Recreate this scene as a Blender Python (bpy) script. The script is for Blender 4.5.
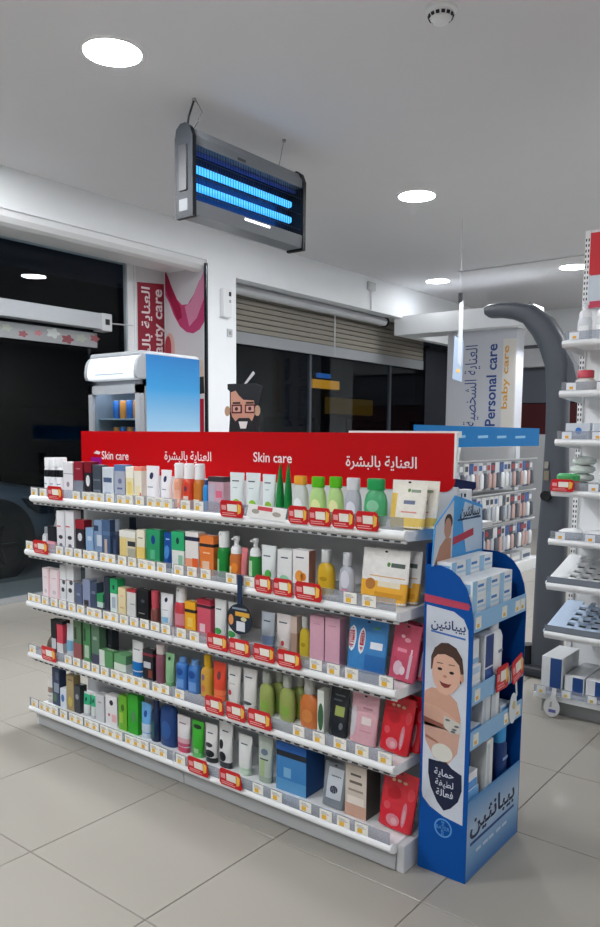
import bpy, bmesh, math, random
from mathutils import Vector, Matrix
random.seed(7)
for o in list(bpy.data.objects): bpy.data.objects.remove(o)
SC = bpy.context.scene
COL = SC.collection
# ---------------------------------------------------------------- camera
cam_d = bpy.data.cameras.new('camera'); cam = bpy.data.objects.new('camera', cam_d); COL.objects.link(cam)
F_PX, CY_PX, PITCH, YAW, ROLL = 768.31, 522.13, .1133, -.6656, .0082
cam_d.sensor_fit = 'VERTICAL'; cam_d.sensor_height = 36.0; cam_d.sensor_width = 36.0 * 600 / 927
cam_d.lens = F_PX * 36.0 / 927
cam_d.shift_y = (CY_PX - 463.5) / 927
cam_d.clip_start = .02; cam_d.clip_end = 200
fw = Vector((math.sin(YAW) * math.cos(PITCH), math.cos(YAW) * math.cos(PITCH), -math.sin(PITCH)))
r0 = Vector((math.cos(YAW), -math.sin(YAW), 0)); u0 = r0.cross(fw)
rr = r0 * math.cos(ROLL) + u0 * math.sin(ROLL); uu = u0 * math.cos(ROLL) - r0 * math.sin(ROLL)
cam.matrix_world = Matrix(((rr.x, uu.x, -fw.x, 1.2033), (rr.y, uu.y, -fw.y, -2.1052), (rr.z, uu.z, -fw.z, 1.4456), (0, 0, 0, 1)))
SC.camera = cam
# ---------------------------------------------------------------- world: a dark night outside
W = bpy.data.worlds.new('night'); SC.world = W; W.use_nodes = True
W.node_tree.nodes['Background'].inputs[0].default_value = (.25, .32, .5, 1)
W.node_tree.nodes['Background'].inputs[1].default_value = .012
vs = SC.view_settings
vs.view_transform = 'Standard'; vs.look = 'None'; vs.gamma = 1; vs.use_curve_mapping = False
vs.exposure = 0.22
LAMP_POWER = 240.0          # radiance of the ceiling downlights, bar the one dimmed by the bulkhead

# ---------------------------------------------------------------- materials
def lin(c):
    c /= 255
    return c / 12.92 if c <= .04045 else ((c + .055) / 1.055) ** 2.4
def rgb(h): return (lin(int(h[0:2], 16)), lin(int(h[2:4], 16)), lin(int(h[4:6], 16)), 1)
MATS = {}
def mat(name, hexc, rough=.5, metal=0., coat=0., trans=0., emit=0., noise=0., scale=20., bump=0., alpha=1., spec=.35):
    if name in MATS: return MATS[name]
    m = bpy.data.materials.new(name); m.use_nodes = True; nt = m.node_tree
    b = nt.nodes['Principled BSDF']; c = rgb(hexc)
    b.inputs['Base Color'].default_value = c; b.inputs['Roughness'].default_value = rough
    b.inputs['Metallic'].default_value = metal; b.inputs['Coat Weight'].default_value = coat
    b.inputs['Transmission Weight'].default_value = trans
    b.inputs['Alpha'].default_value = alpha; b.inputs['Specular IOR Level'].default_value = spec
    if emit:
        b.inputs['Emission Color'].default_value = c; b.inputs['Emission Strength'].default_value = emit
    if noise or bump:
        tc = nt.nodes.new('ShaderNodeTexCoord'); n = nt.nodes.new('ShaderNodeTexNoise')
        n.inputs['Scale'].default_value = scale; n.inputs['Detail'].default_value = 4
        nt.links.new(tc.outputs['Object'], n.inputs['Vector'])
        if noise:
            mx = nt.nodes.new('ShaderNodeMix'); mx.data_type = 'RGBA'
            mx.inputs['A'].default_value = tuple(v * (1 - noise) for v in c[:3]) + (1,)
            mx.inputs['B'].default_value = tuple(min(1, v * (1 + noise)) for v in c[:3]) + (1,)
            nt.links.new(n.outputs['Fac'], mx.inputs['Factor']); nt.links.new(mx.outputs['Result'], b.inputs['Base Color'])
        if bump:
            bp = nt.nodes.new('ShaderNodeBump'); bp.inputs['Strength'].default_value = bump; bp.inputs['Distance'].default_value = .002
            nt.links.new(n.outputs['Fac'], bp.inputs['Height']); nt.links.new(bp.outputs['Normal'], b.inputs['Normal'])
    MATS[name] = m
    return m
def col(h, rough=.38, **k):                 # printed card and plastic, one material per colour
    return mat('print_%s_%d' % (h, int(rough * 100)) + ''.join(sorted('%s%s' % kv for kv in k.items())), h, rough, noise=.06, scale=60, **k)
def clear(name, tint, amount, rough=.05):   # thin clear sheet: part see-through, part glossy by angle
    if name in MATS: return MATS[name]
    m = bpy.data.materials.new(name); m.use_nodes = True; nt = m.node_tree; nt.nodes.clear()
    out = nt.nodes.new('ShaderNodeOutputMaterial'); tr = nt.nodes.new('ShaderNodeBsdfTransparent'); gl = nt.nodes.new('ShaderNodeBsdfPrincipled')
    tr.inputs[0].default_value = rgb(tint); gl.inputs['Base Color'].default_value = rgb(tint); gl.inputs['Roughness'].default_value = rough
    mx = nt.nodes.new('ShaderNodeMixShader'); mx.inputs[0].default_value = amount
    nt.links.new(tr.outputs[0], mx.inputs[1]); nt.links.new(gl.outputs[0], mx.inputs[2]); nt.links.new(mx.outputs[0], out.inputs[0])
    MATS[name] = m; return m
def pane_glass(name, tint='e8f0f4'):        # window glass: fresnel mirror over a clear sheet
    if name in MATS: return MATS[name]
    m = bpy.data.materials.new(name); m.use_nodes = True; nt = m.node_tree; nt.nodes.clear()
    out = nt.nodes.new('ShaderNodeOutputMaterial'); tr = nt.nodes.new('ShaderNodeBsdfTransparent'); gl = nt.nodes.new('ShaderNodeBsdfGlossy')
    tr.inputs[0].default_value = rgb(tint); gl.inputs['Roughness'].default_value = .01
    fr = nt.nodes.new('ShaderNodeFresnel'); ge = nt.nodes.new('ShaderNodeNewGeometry'); mr = nt.nodes.new('ShaderNodeMapRange')
    mr.inputs['To Min'].default_value = 1.3; mr.inputs['To Max'].default_value = 1/1.3          # same reflection from either face of the sheet
    nt.links.new(ge.outputs['Backfacing'], mr.inputs['Value']); nt.links.new(mr.outputs[0], fr.inputs['IOR'])
    mx = nt.nodes.new('ShaderNodeMixShader'); nt.links.new(fr.outputs[0], mx.inputs[0])
    nt.links.new(tr.outputs[0], mx.inputs[1]); nt.links.new(gl.outputs[0], mx.inputs[2]); nt.links.new(mx.outputs[0], out.inputs[0])
    MATS[name] = m; return m
def ramp_mat(name, stops, axis=2, rough=.4):   # printed colour gradient along an object's own height
    if name in MATS: return MATS[name]
    m = bpy.data.materials.new(name); m.use_nodes = True; nt = m.node_tree; b = nt.nodes['Principled BSDF']
    b.inputs['Roughness'].default_value = rough
    tc = nt.nodes.new('ShaderNodeTexCoord'); sp = nt.nodes.new('ShaderNodeSeparateXYZ'); cr = nt.nodes.new('ShaderNodeValToRGB')
    nt.links.new(tc.outputs['Generated'], sp.inputs[0]); nt.links.new(sp.outputs[axis], cr.inputs[0]); nt.links.new(cr.outputs[0], b.inputs['Base Color'])
    e = cr.color_ramp.elements
    while len(e) < len(stops): e.new(.5)
    for el, (p, c) in zip(e, stops): el.position = p; el.color = rgb(c)
    MATS[name] = m; return m

M_WALL = mat('painted_wall', 'f6f9fc', .7, noise=.02, scale=6, bump=.05)
M_CEIL = mat('painted_ceiling', 'e0e0e3', .8, noise=.015, scale=4)
M_WHITE = mat('white_enamel', 'eceef0', .3, noise=.02, scale=8)
M_GREY = mat('grey_enamel', '9d9fa2', .45, noise=.03, scale=8)
M_LGREY = mat('light_grey_enamel', 'c6c8cb', .4, noise=.03, scale=8)
M_DARK = mat('dark_slot', '2a2c30', .7, noise=.05)
M_BLACK = mat('black_plastic', '15161a', .4, noise=.05)
M_GLASS = pane_glass('window_glass')
M_CLEAR = clear('clear_strip', 'd8dce2', .24, .15)
M_BAG = clear('crinkled_film', 'd4d8dc', .55, .12)

# ---------------------------------------------------------------- mesh helpers
class MB:
    def __init__(s): s.v = []; s.f = []; s.mi = []; s.cur = 0
    def add(s, vs, fs):
        n = len(s.v); s.v += [tuple(p) for p in vs]
        for f in fs: s.f.append([i + n for i in f]); s.mi.append(s.cur)
        return s
    def box(s, x0, x1, y0, y1, z0, z1):
        return s.add([(x0,y0,z0),(x1,y0,z0),(x1,y1,z0),(x0,y1,z0),(x0,y0,z1),(x1,y0,z1),(x1,y1,z1),(x0,y1,z1)],
                     [(3,2,1,0),(4,5,6,7),(0,1,5,4),(1,2,6,5),(2,3,7,6),(3,0,4,7)])
    def bbox(s, x0, x1, y0, y1, z0, z1, b=.003):         # box with bevelled edges
        bm = bmesh.new(); bmesh.ops.create_cube(bm, size=1)
        for v in bm.verts: v.co = Vector(((x0+x1)/2+v.co.x*(x1-x0), (y0+y1)/2+v.co.y*(y1-y0), (z0+z1)/2+v.co.z*(z1-z0)))
        b = min(b, .45*min(x1-x0, y1-y0, z1-z0))
        bmesh.ops.bevel(bm, geom=bm.edges[:], offset=b, segments=2, affect='EDGES', profile=.6)
        bm.verts.index_update(); s.add([v.co for v in bm.verts], [[v.index for v in f.verts] for f in bm.faces]); bm.free(); return s
    def prism(s, pts, org, ax, ay, th):                  # outline in a plane, thickness th along the plane's normal
        org, ax, ay = Vector(org), Vector(ax), Vector(ay); n = ax.cross(ay)
        a = [org + ax*p[0] + ay*p[1] for p in pts]; k = len(pts)
        return s.add([p + n*th for p in a] + a, [list(range(k)), list(range(2*k-1, k-1, -1))] + [[i, k+i, k+(i+1) % k, (i+1) % k] for i in range(k)])
    def tube(s, path, r, seg=10, caps=True):             # swept round bar, r may be a list
        path = [Vector(p) for p in path]; rs = r if isinstance(r, (list, tuple)) else [r]*len(path); base = len(s.v); up = None
        for i, p in enumerate(path):
            t = (path[min(i+1, len(path)-1)] - path[max(i-1, 0)]).normalized()
            if up is None: up = Vector((0,0,1)) if abs(t.z) < .9 else Vector((1,0,0))
            a = t.cross(up).normalized(); b = a.cross(t).normalized(); up = b
            s.v += [tuple(p + (a*math.cos(q) + b*math.sin(q))*rs[i]) for q in [2*math.pi*k/seg for k in range(seg)]]
        for i in range(len(path)-1):
            for k in range(seg):
                s.f.append([base+i*seg+k, base+i*seg+(k+1) % seg, base+(i+1)*seg+(k+1) % seg, base+(i+1)*seg+k]); s.mi.append(s.cur)
        if caps:
            s.f.append([base+k for k in range(seg)][::-1]); s.mi.append(s.cur)
            e = base+(len(path)-1)*seg; s.f.append([e+k for k in range(seg)]); s.mi.append(s.cur)
        return s
    def loft(s, secs, seg=20, cx=0, cy=0, cap=True):      # superellipse sections (z, half x, half y, n[, dx, dy])
        base = len(s.v)
        for sec in secs:
            z, a, b, n = sec[:4]; dx = sec[4] if len(sec) > 4 else 0; dy = sec[5] if len(sec) > 5 else 0
            for k in range(seg):
                t = 2*math.pi*(k+.5)/seg; c, d = math.cos(t), math.sin(t)
                s.v.append((cx+dx+a*math.copysign(abs(c)**(2/n), c), cy+dy+b*math.copysign(abs(d)**(2/n), d), z))
        for i in range(len(secs)-1):
            for k in range(seg):
                s.f.append([base+i*seg+k, base+i*seg+(k+1) % seg, base+(i+1)*seg+(k+1) % seg, base+(i+1)*seg+k]); s.mi.append(s.cur)
        if cap:
            s.f.append([base+k for k in range(seg)][::-1]); s.mi.append(s.cur)
            e = base+(len(secs)-1)*seg; s.f.append([e+k for k in range(seg)]); s.mi.append(s.cur)
        return s
    def build(s, name, m, parent=None, smooth=False, local=False, origin=None):
        me = bpy.data.meshes.new(name); off = Vector((0,0,0))
        if parent is not None:
            if not local:
                p = parent
                while p: off += p.location; p = p.parent
        elif origin is not None: off = Vector(origin)
        elif not local:
            xs, ys, zs = zip(*s.v); off = Vector(((min(xs)+max(xs))/2, (min(ys)+max(ys))/2, min(zs)))
        me.from_pydata([tuple(Vector(p)-off) for p in s.v], [], s.f)
        for mm in (m if isinstance(m, (list, tuple)) else [m]): me.materials.append(mm)
        if len(me.materials) > 1:
            for p, i in zip(me.polygons, s.mi): p.material_index = i
        me.update()
        if smooth: me.shade_smooth(); me.set_sharp_from_angle(angle=math.radians(42))
        o = bpy.data.objects.new(name, me); COL.objects.link(o)
        if parent is not None: o.parent = parent
        else: o.location = off
        return o
def thing(name, label, cat, loc=(0,0,0), group=None, rot=None):
    o = bpy.data.objects.new(name, None); COL.objects.link(o); o.location = loc; o.empty_display_size = .05
    if rot: o.rotation_euler = rot
    return tag(o, label, cat, group)
def tag(o, label, cat, group=None):
    o['label'] = label; o['category'] = cat
    if group: o['group'] = group
    return o
def struct(o): o['kind'] = 'structure'; return o
def dup_tree(o, parent=None):
    c = o.copy(); COL.objects.link(c); c.parent = parent
    for ch in o.children: dup_tree(ch, c)
    return c
def ell(cx, cy, rx, ry, n=20): return [(cx+rx*math.cos(2*math.pi*k/n), cy+ry*math.sin(2*math.pi*k/n)) for k in range(n)]
def rect(x0, y0, x1, y1): return [(x0,y0),(x1,y0),(x1,y1),(x0,y1)]
def patch(name, pts, org, ax, ay, m, parent, th=.0006): return MB().prism(pts, org, ax, ay, th).build(name, m, parent)
X_, Y_, Z_ = (1,0,0), (0,1,0), (0,0,1)
# ---------------------------------------------------------------- lettering
FORMS = {}
for ch, b, n in (('ا',0xFE8D,2),('ب',0xFE8F,4),('ة',0xFE93,2),('ث',0xFE99,4),('ج',0xFE9D,4),('ح',0xFEA1,4),('خ',0xFEA5,4),('ر',0xFEAD,2),
                 ('ش',0xFEB5,4),('ص',0xFEB9,4),('ط',0xFEC1,4),('ع',0xFEC9,4),('ف',0xFED1,4),('ل',0xFEDD,4),('م',0xFEE1,4),('ن',0xFEE5,4),('و',0xFEED,2),('ي',0xFEF1,4)):
    FORMS[ch] = (b, n)
def arabic(s):
    out = []
    for i, c in enumerate(s):
        if c not in FORMS: out.append(c); continue
        b, n = FORMS[c]
        prev = i > 0 and s[i-1] in FORMS and FORMS[s[i-1]][1] == 4
        nxt = n == 4 and i+1 < len(s) and s[i+1] in FORMS
        out.append(chr(b + (3 if prev and nxt else 2 if nxt else 1 if prev else 0)))
    return ''.join(reversed(out))
def text(name, body, org, ax, ay, width, m, parent, th=.001, height=None, bold=0.):
    cu = bpy.data.curves.new(name, 'FONT'); cu.body = body; cu.size = 1; cu.resolution_u = 3; cu.offset = bold
    o = bpy.data.objects.new(name, cu); COL.objects.link(o); bpy.context.view_layer.update()
    me = bpy.data.meshes.new_from_object(o.evaluated_get(bpy.context.evaluated_depsgraph_get()))
    bpy.data.objects.remove(o); bpy.data.curves.remove(cu)
    xs = [v.co.x for v in me.vertices]; ys = [v.co.y for v in me.vertices]
    s = width/(max(xs)-min(xs)); sy = s if not height else height/(max(ys)-min(ys))
    org, ax, ay = Vector(org), Vector(ax), Vector(ay); n = ax.cross(ay)
    x0, y0 = min(xs), (min(ys) if height else 0)
    a = [org + ax*((v.co.x-x0)*s) + ay*((v.co.y-y0)*sy) + n*th for v in me.vertices]
    # one object for each word: cut at the widest gaps along the line
    polys = [list(q.vertices) for q in me.polygons]; iv = sorted((min(xs[i] for i in q), max(xs[i] for i in q)) for q in polys)
    gaps = []; e = iv[0][1]
    for lo, hi in iv:
        if lo > e: gaps.append((lo-e, (lo+e)/2))
        e = max(e, hi)
    cuts = sorted(g[1] for g in sorted(gaps, reverse=True)[:body.count(' ')])
    bpy.data.meshes.remove(me); o = None
    for w_ in range(len(cuts)+1):
        mb = MB(); mp = {}
        for q in polys:
            if sum(1 for c_ in cuts if min(xs[i] for i in q) > c_) != w_: continue
            for i in q:
                if i not in mp: mp[i] = len(mb.v); mb.v.append(tuple(a[i]))
            mb.f.append([mp[i] for i in q]); mb.mi.append(0)
        if mb.f: o = mb.build(name, m, parent)
    return o

# ================================================================ THE SETTING
ROOM_X0, ROOM_X1, ROOM_Y0, ROOM_Y1, CEIL = -4.70, 4.6, -5.2, 9.6, 3.35
# floor of 60 cm porcelain tiles
M_TILE = mat('porcelain_tile', '9b978f', .3, noise=.05, scale=2.2, bump=.01)
M_GROUT = mat('tile_grout', '6e6a64', .85, noise=.1, scale=40)
floor = struct(MB().box(ROOM_X0-.1, ROOM_X1+.1, ROOM_Y0-.1, ROOM_Y1+.1, -.06, -.0035).build('floor', M_GROUT, origin=(0,0,-.06)))
def bevel_tile(x0, x1, y0, y1):
    g, b = .0016, .0015
    return MB().add([(x0+g,y0+g,-.008),(x1-g,y0+g,-.008),(x1-g,y1-g,-.008),(x0+g,y1-g,-.008),(x0+g,y0+g,-b),(x1-g,y0+g,-b),(x1-g,y1-g,-b),(x0+g,y1-g,-b),
                     (x0+g+b,y0+g+b,0),(x1-g-b,y0+g+b,0),(x1-g-b,y1-g-b,0),(x0+g+b,y1-g-b,0)],
                    [(0,1,5,4),(1,2,6,5),(2,3,7,6),(3,0,4,7),(4,5,9,8),(5,6,10,9),(6,7,11,10),(7,4,8,11),(8,9,10,11)])
proto = None; rest = MB()
GX, GY = -1.6805, -.6952
for i in range(-6, 12):
    for j in range(-8, 19):
        x0, y0 = GX+.6*i, GY+.6*j; x1, y1 = x0+.6, y0+.6
        cx0, cx1, cy0, cy1 = max(x0, ROOM_X0), min(x1, ROOM_X1), max(y0, ROOM_Y0), min(y1, ROOM_Y1)
        if cx1-cx0 < .02 or cy1-cy0 < .02: continue
        whole = cx1-cx0 > .599 and cy1-cy0 > .599
        if x0 < 1.2 and -3.2 < y0 < 7.6:
            if whole and proto:
                t = proto.copy(); COL.objects.link(t); t.parent = floor; t.location = (x0, y0, .06)
            else:
                t = bevel_tile(0, cx1-cx0, 0, cy1-cy0).build('tile', M_TILE, floor, local=True); t.location = (cx0, cy0, .06)
                if whole: proto = t
        else:
            b = bevel_tile(cx0, cx1, cy0, cy1); rest.add(b.v, b.f)
o = rest.build('outer_tiles', M_TILE, floor); o['kind'] = 'stuff'
# ceiling with a narrow shadow gap across it
XB = -4.065                                             # room face of the bulkhead over the windows
c = MB().box(XB-.2, ROOM_X1+.1, ROOM_Y0-.1, 6.275, CEIL, CEIL+.05)
c.box(XB-.2, ROOM_X1+.1, 6.335, ROOM_Y1+.1, CEIL, CEIL+.05).box(XB-.2, -3.07, 6.275, 6.335, CEIL, CEIL+.05)
struct(c.build('ceiling', M_CEIL))
struct(MB().box(-3.1, ROOM_X1+.1, 6.25, 6.36, CEIL+.1, CEIL+.12).build('trim_1', M_DARK))
# bulkhead, pier, beam and pillar on the window side
wl = MB().box(XB-.12, XB, ROOM_Y0-.1, 3.167, 3.06, CEIL).box(XB-.12, XB, 3.563, 6.72, 2.96, CEIL).box(XB-.12, XB, 6.72, ROOM_Y1, 2.745, CEIL)
wl.box(-4.85, XB-.12, ROOM_Y0-.1, 3.167, 3.05, 3.10).box(-4.85, XB-.12, 3.563, ROOM_Y1, 2.98, 3.06)
struct(wl.build('wall_left', M_WALL))
struct(MB().box(-4.85, XB, 3.167, 3.563, 0, CEIL).build('wall_pier', M_WALL))
struct(MB().box(-4.75, -4.65, 2.795, 3.167, 0, 3.05).build('wall_jamb', M_WALL))
struct(MB().box(XB, -2.35, 6.72, 7.12, 2.745, 2.985).build('trim_2', M_WALL))
pillar = struct(MB().box(-3.495, -2.575, 6.9, 7.12, 0, 2.745).build('wall_pillar', mat('pillar_board', 'c9ccd4', .6, noise=.02)))
struct(MB().box(ROOM_X1, ROOM_X1+.1, ROOM_Y0-.1, ROOM_Y1+.1, 0, CEIL).build('wall_right', mat('grey_wall', 'a4a2a0', .7, noise=.05)))
struct(MB().box(-4.85, ROOM_X1+.1, ROOM_Y0-.2, ROOM_Y0-.1, 0, CEIL).build('wall_front', mat('grey_wall', 'a4a2a0', .7)))
wb = MB().box(-4.85, ROOM_X1+.1, ROOM_Y1, ROOM_Y1+.1, 2.85, CEIL).box(-2.2, ROOM_X1+.1, ROOM_Y1, ROOM_Y1+.1, 0, 2.85)
struct(wb.build('wall_back', M_WALL))
# rolled cornice (shutter box) under the bulkhead of the left window
pr = [(0,0),(.0,-.05),(-.03,-.085),(-.08,-.1),(-.12,-.1),(-.15,-.06),(-.5,-.06),(-.5,.0)]
mb = MB(); n = len(pr)
va = [(XB-.02+a, ROOM_Y0, 3.06+b) for a, b in pr]; vb = [(XB-.02+a, 3.167, 3.06+b) for a, b in pr]
mb.add(va+vb, [[i, (i+1) % n, n+(i+1) % n, n+i] for i in range(n)] + [list(range(n))[::-1], list(range(n, 2*n))])
struct(mb.build('trim_3', M_WHITE))
# left shop window: panes, jamb, sill, sliding-door header
w1 = struct(MB().box(-4.72, -4.68, ROOM_Y0, 2.76, 0.0, .05).build('window_1', M_GREY))
for a, b in ((ROOM_Y0, -2.2), (-2.16, .3), (.34, 2.72)): MB().box(-4.704, -4.696, a, b, .05, 3.05).build('pane', M_GLASS, w1)
MB().box(-4.73, -4.67, 2.72, 2.79, .0, 3.05).build('jamb', M_WHITE, w1)
for y in (-2.18, .32): MB().box(-4.71, -4.69, y-.02, y+.02, .05, 2.35).build('mullion', M_BLACK, w1)
h = struct(MB().box(-4.68, -4.56, ROOM_Y0, 2.40, 2.375, 2.51).build('window_2', mat('anodised_rail', 'a9adb2', .4, .2, noise=.04)))
MB().bbox(-4.685, -4.55, 2.33, 2.44, 2.36, 2.515, .006).build('end_cap', M_LGREY, h)
MB().box(-4.552, -4.545, 2.365, 2.41, 2.415, 2.465).build('sensor', M_BLACK, h)
MB().tube([(-4.6, 2.44, 2.44), (-4.6, 2.72, 2.45)], .006).build('stay_rod', M_LGREY, h)
# right shop window: panes, mullions, roller cassette, outside shutter
w3 = struct(MB().box(-4.53, -4.47, 3.563, ROOM_Y1, 0, .06).build('window_3', M_GREY))
for a, b in ((3.58, 5.3), (5.34, 7.12), (7.16, ROOM_Y1)): MB().box(-4.504, -4.496, a, b, .06, 2.98).build('pane', M_GLASS, w3)
for y in (5.32, 7.14): MB().box(-4.52, -4.48, y-.018, y+.018, .06, 2.98).build('mullion', mat('slim_frame', '5d626a', .4, .3), w3)
sh = struct(MB().tube([(-4.32, 3.6, 2.925), (-4.32, 6.7, 2.925)], .055, 14).build('window_4', M_LGREY, smooth=True))
MB().tube([(-4.32, 3.57, 2.925), (-4.32, 3.6, 2.925)], .065, 14).build('end_cap', M_BLACK, sh)
MB().tube([(-4.32, 6.68, 2.925), (-4.32, 6.715, 2.925)], .065, 14).build('end_cap', M_BLACK, sh)
MB().tube([(-4.3, 5.55, 2.9), (-4.3, 5.55, 2.4)], .008, 6).build('pull_rod', M_LGREY, sh)
M_SHUT = mat('beige_slats', '8e897f', .55, noise=.05)
shutter = tag(thing('roller_shutter', '', '', (-4.45, 6.3, 2.4)), 'beige slatted roller shutter half lowered inside the right window', 'shutter')
for k in range(8):
    z = 2.53+.058*k
    MB().bbox(-4.46, -4.435, 3.60, 7.95, z, z+.052, .008).build('slat', M_SHUT, shutter)
MB().box(-4.462, -4.43, 3.60, 7.95, 2.40, 2.525).build('bottom_rail', mat('pale_rail', '989b9f', .5), shutter)
# vertical blind
vb_ = thing('vertical_blind', 'dark vertical blind hanging at the far end of the right window', 'blind', (-4.4, 8.5, 0))
for k in range(9):
    y = 8.02+.105*k
    MB().add([(-4.43, y, .1), (-4.37, y+.07, .1), (-4.37, y+.07, 2.73), (-4.43, y, 2.73), (-4.432, y+.002, .1), (-4.372, y+.072, .1), (-4.372, y+.072, 2.73), (-4.432, y+.002, 2.73)],
             [(0,1,2,3),(7,6,5,4),(0,3,7,4),(1,5,6,2),(3,2,6,7),(0,4,5,1)]).build('slat', mat('dark_fabric', '2c2f38', .8, noise=.1), vb_)
MB().box(-4.44, -4.36, 7.98, 8.98, 2.71, 2.745).build('head_rail', M_BLACK, vb_)
# window of the far end wall, half blocked with a dark red panel
w5 = struct(MB().box(-4.8, -2.2, ROOM_Y1+.02, ROOM_Y1+.06, 1.97, 2.85).build('window_5', mat('frosted_dark', '666b74', .25)))
MB().box(-4.8, -2.2, ROOM_Y1+.0, ROOM_Y1+.05, 0, 1.48).build('dado', M_LGREY, w5)
MB().box(-4.8, -2.2, ROOM_Y1-.0, ROOM_Y1+.05, 1.48, 1.95).build('lower_panel', mat('dark_red_panel', '4c1d20', .5, noise=.05), w5)
MB().bbox(-3.55, -2.3, ROOM_Y1-.14, ROOM_Y1-.005, 2.5, 2.78, .01).build('roller_box', M_LGREY, w5)

# recessed ceiling downlights
M_LAMP = bpy.data.materials.new('lamp_disc'); M_LAMP.use_nodes = True
bs = M_LAMP.node_tree.nodes['Principled BSDF']; bs.inputs['Base Color'].default_value = (.9,.9,.9,1)
bs.inputs['Emission Color'].default_value = (.96, .98, 1, 1); bs.inputs['Emission Strength'].default_value = LAMP_POWER
M_LAMP_DIM = M_LAMP.copy(); M_LAMP_DIM.name = 'lamp_disc_dimmed'; M_LAMP_DIM.node_tree.nodes['Principled BSDF'].inputs['Emission Strength'].default_value = LAMP_POWER*.08  # turned down to soften its hot spot on the bulkhead
LAMPS = [(-2.09,.53,'round white downlight nearest the camera, above the gondola',1),(-2.03,3.49,'round white downlight in the middle of the ceiling',1),
         (-3.52,6.63,'small round downlight by the bulkhead over the right window',.45),(-1.91,6.81,'small round downlight behind the dark curved arm',1)]
LAMPS += [(x, y, 'unseen round white downlight in the ceiling outside the picture', 0) for x, y in ((-3.4, .15), (-3.5, -3.2), (-2.05, -2.4), (-.6, -4.4), (1.0, -3.4), (1.0, 3.5), (1.0, 6.7), (3.4, .5), (3.4, 6.7))]  # unseen lamps; the pair by the window wall is added to brighten it
for x, y, lb, g in LAMPS:
    t = thing('ceiling_downlight', lb, 'ceiling light', (x, y, CEIL), 'ceiling downlights')
    mb = MB()
    ring = [(.141, 0), (.144, -.006), (.160, -.004), (.165, 0)]; seg = 32
    for rr_, zz in ring:
        mb.v += [(x+rr_*math.cos(2*math.pi*k/seg), y+rr_*math.sin(2*math.pi*k/seg), CEIL+zz) for k in range(seg)]
    for i in range(3):
        for k in range(seg):
            mb.f.append([i*seg+k, (i+1)*seg+k, (i+1)*seg+(k+1) % seg, i*seg+(k+1) % seg]); mb.mi.append(0)
    mb.build('trim_ring', M_WHITE, t, smooth=True)
    MB().prism(ell(x, y, .143, .143, 32)[::-1], (0,0,CEIL-.004), X_, (0,1,0), .002).build('diffuser', M_LAMP if g != .45 else M_LAMP_DIM, t)
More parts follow.
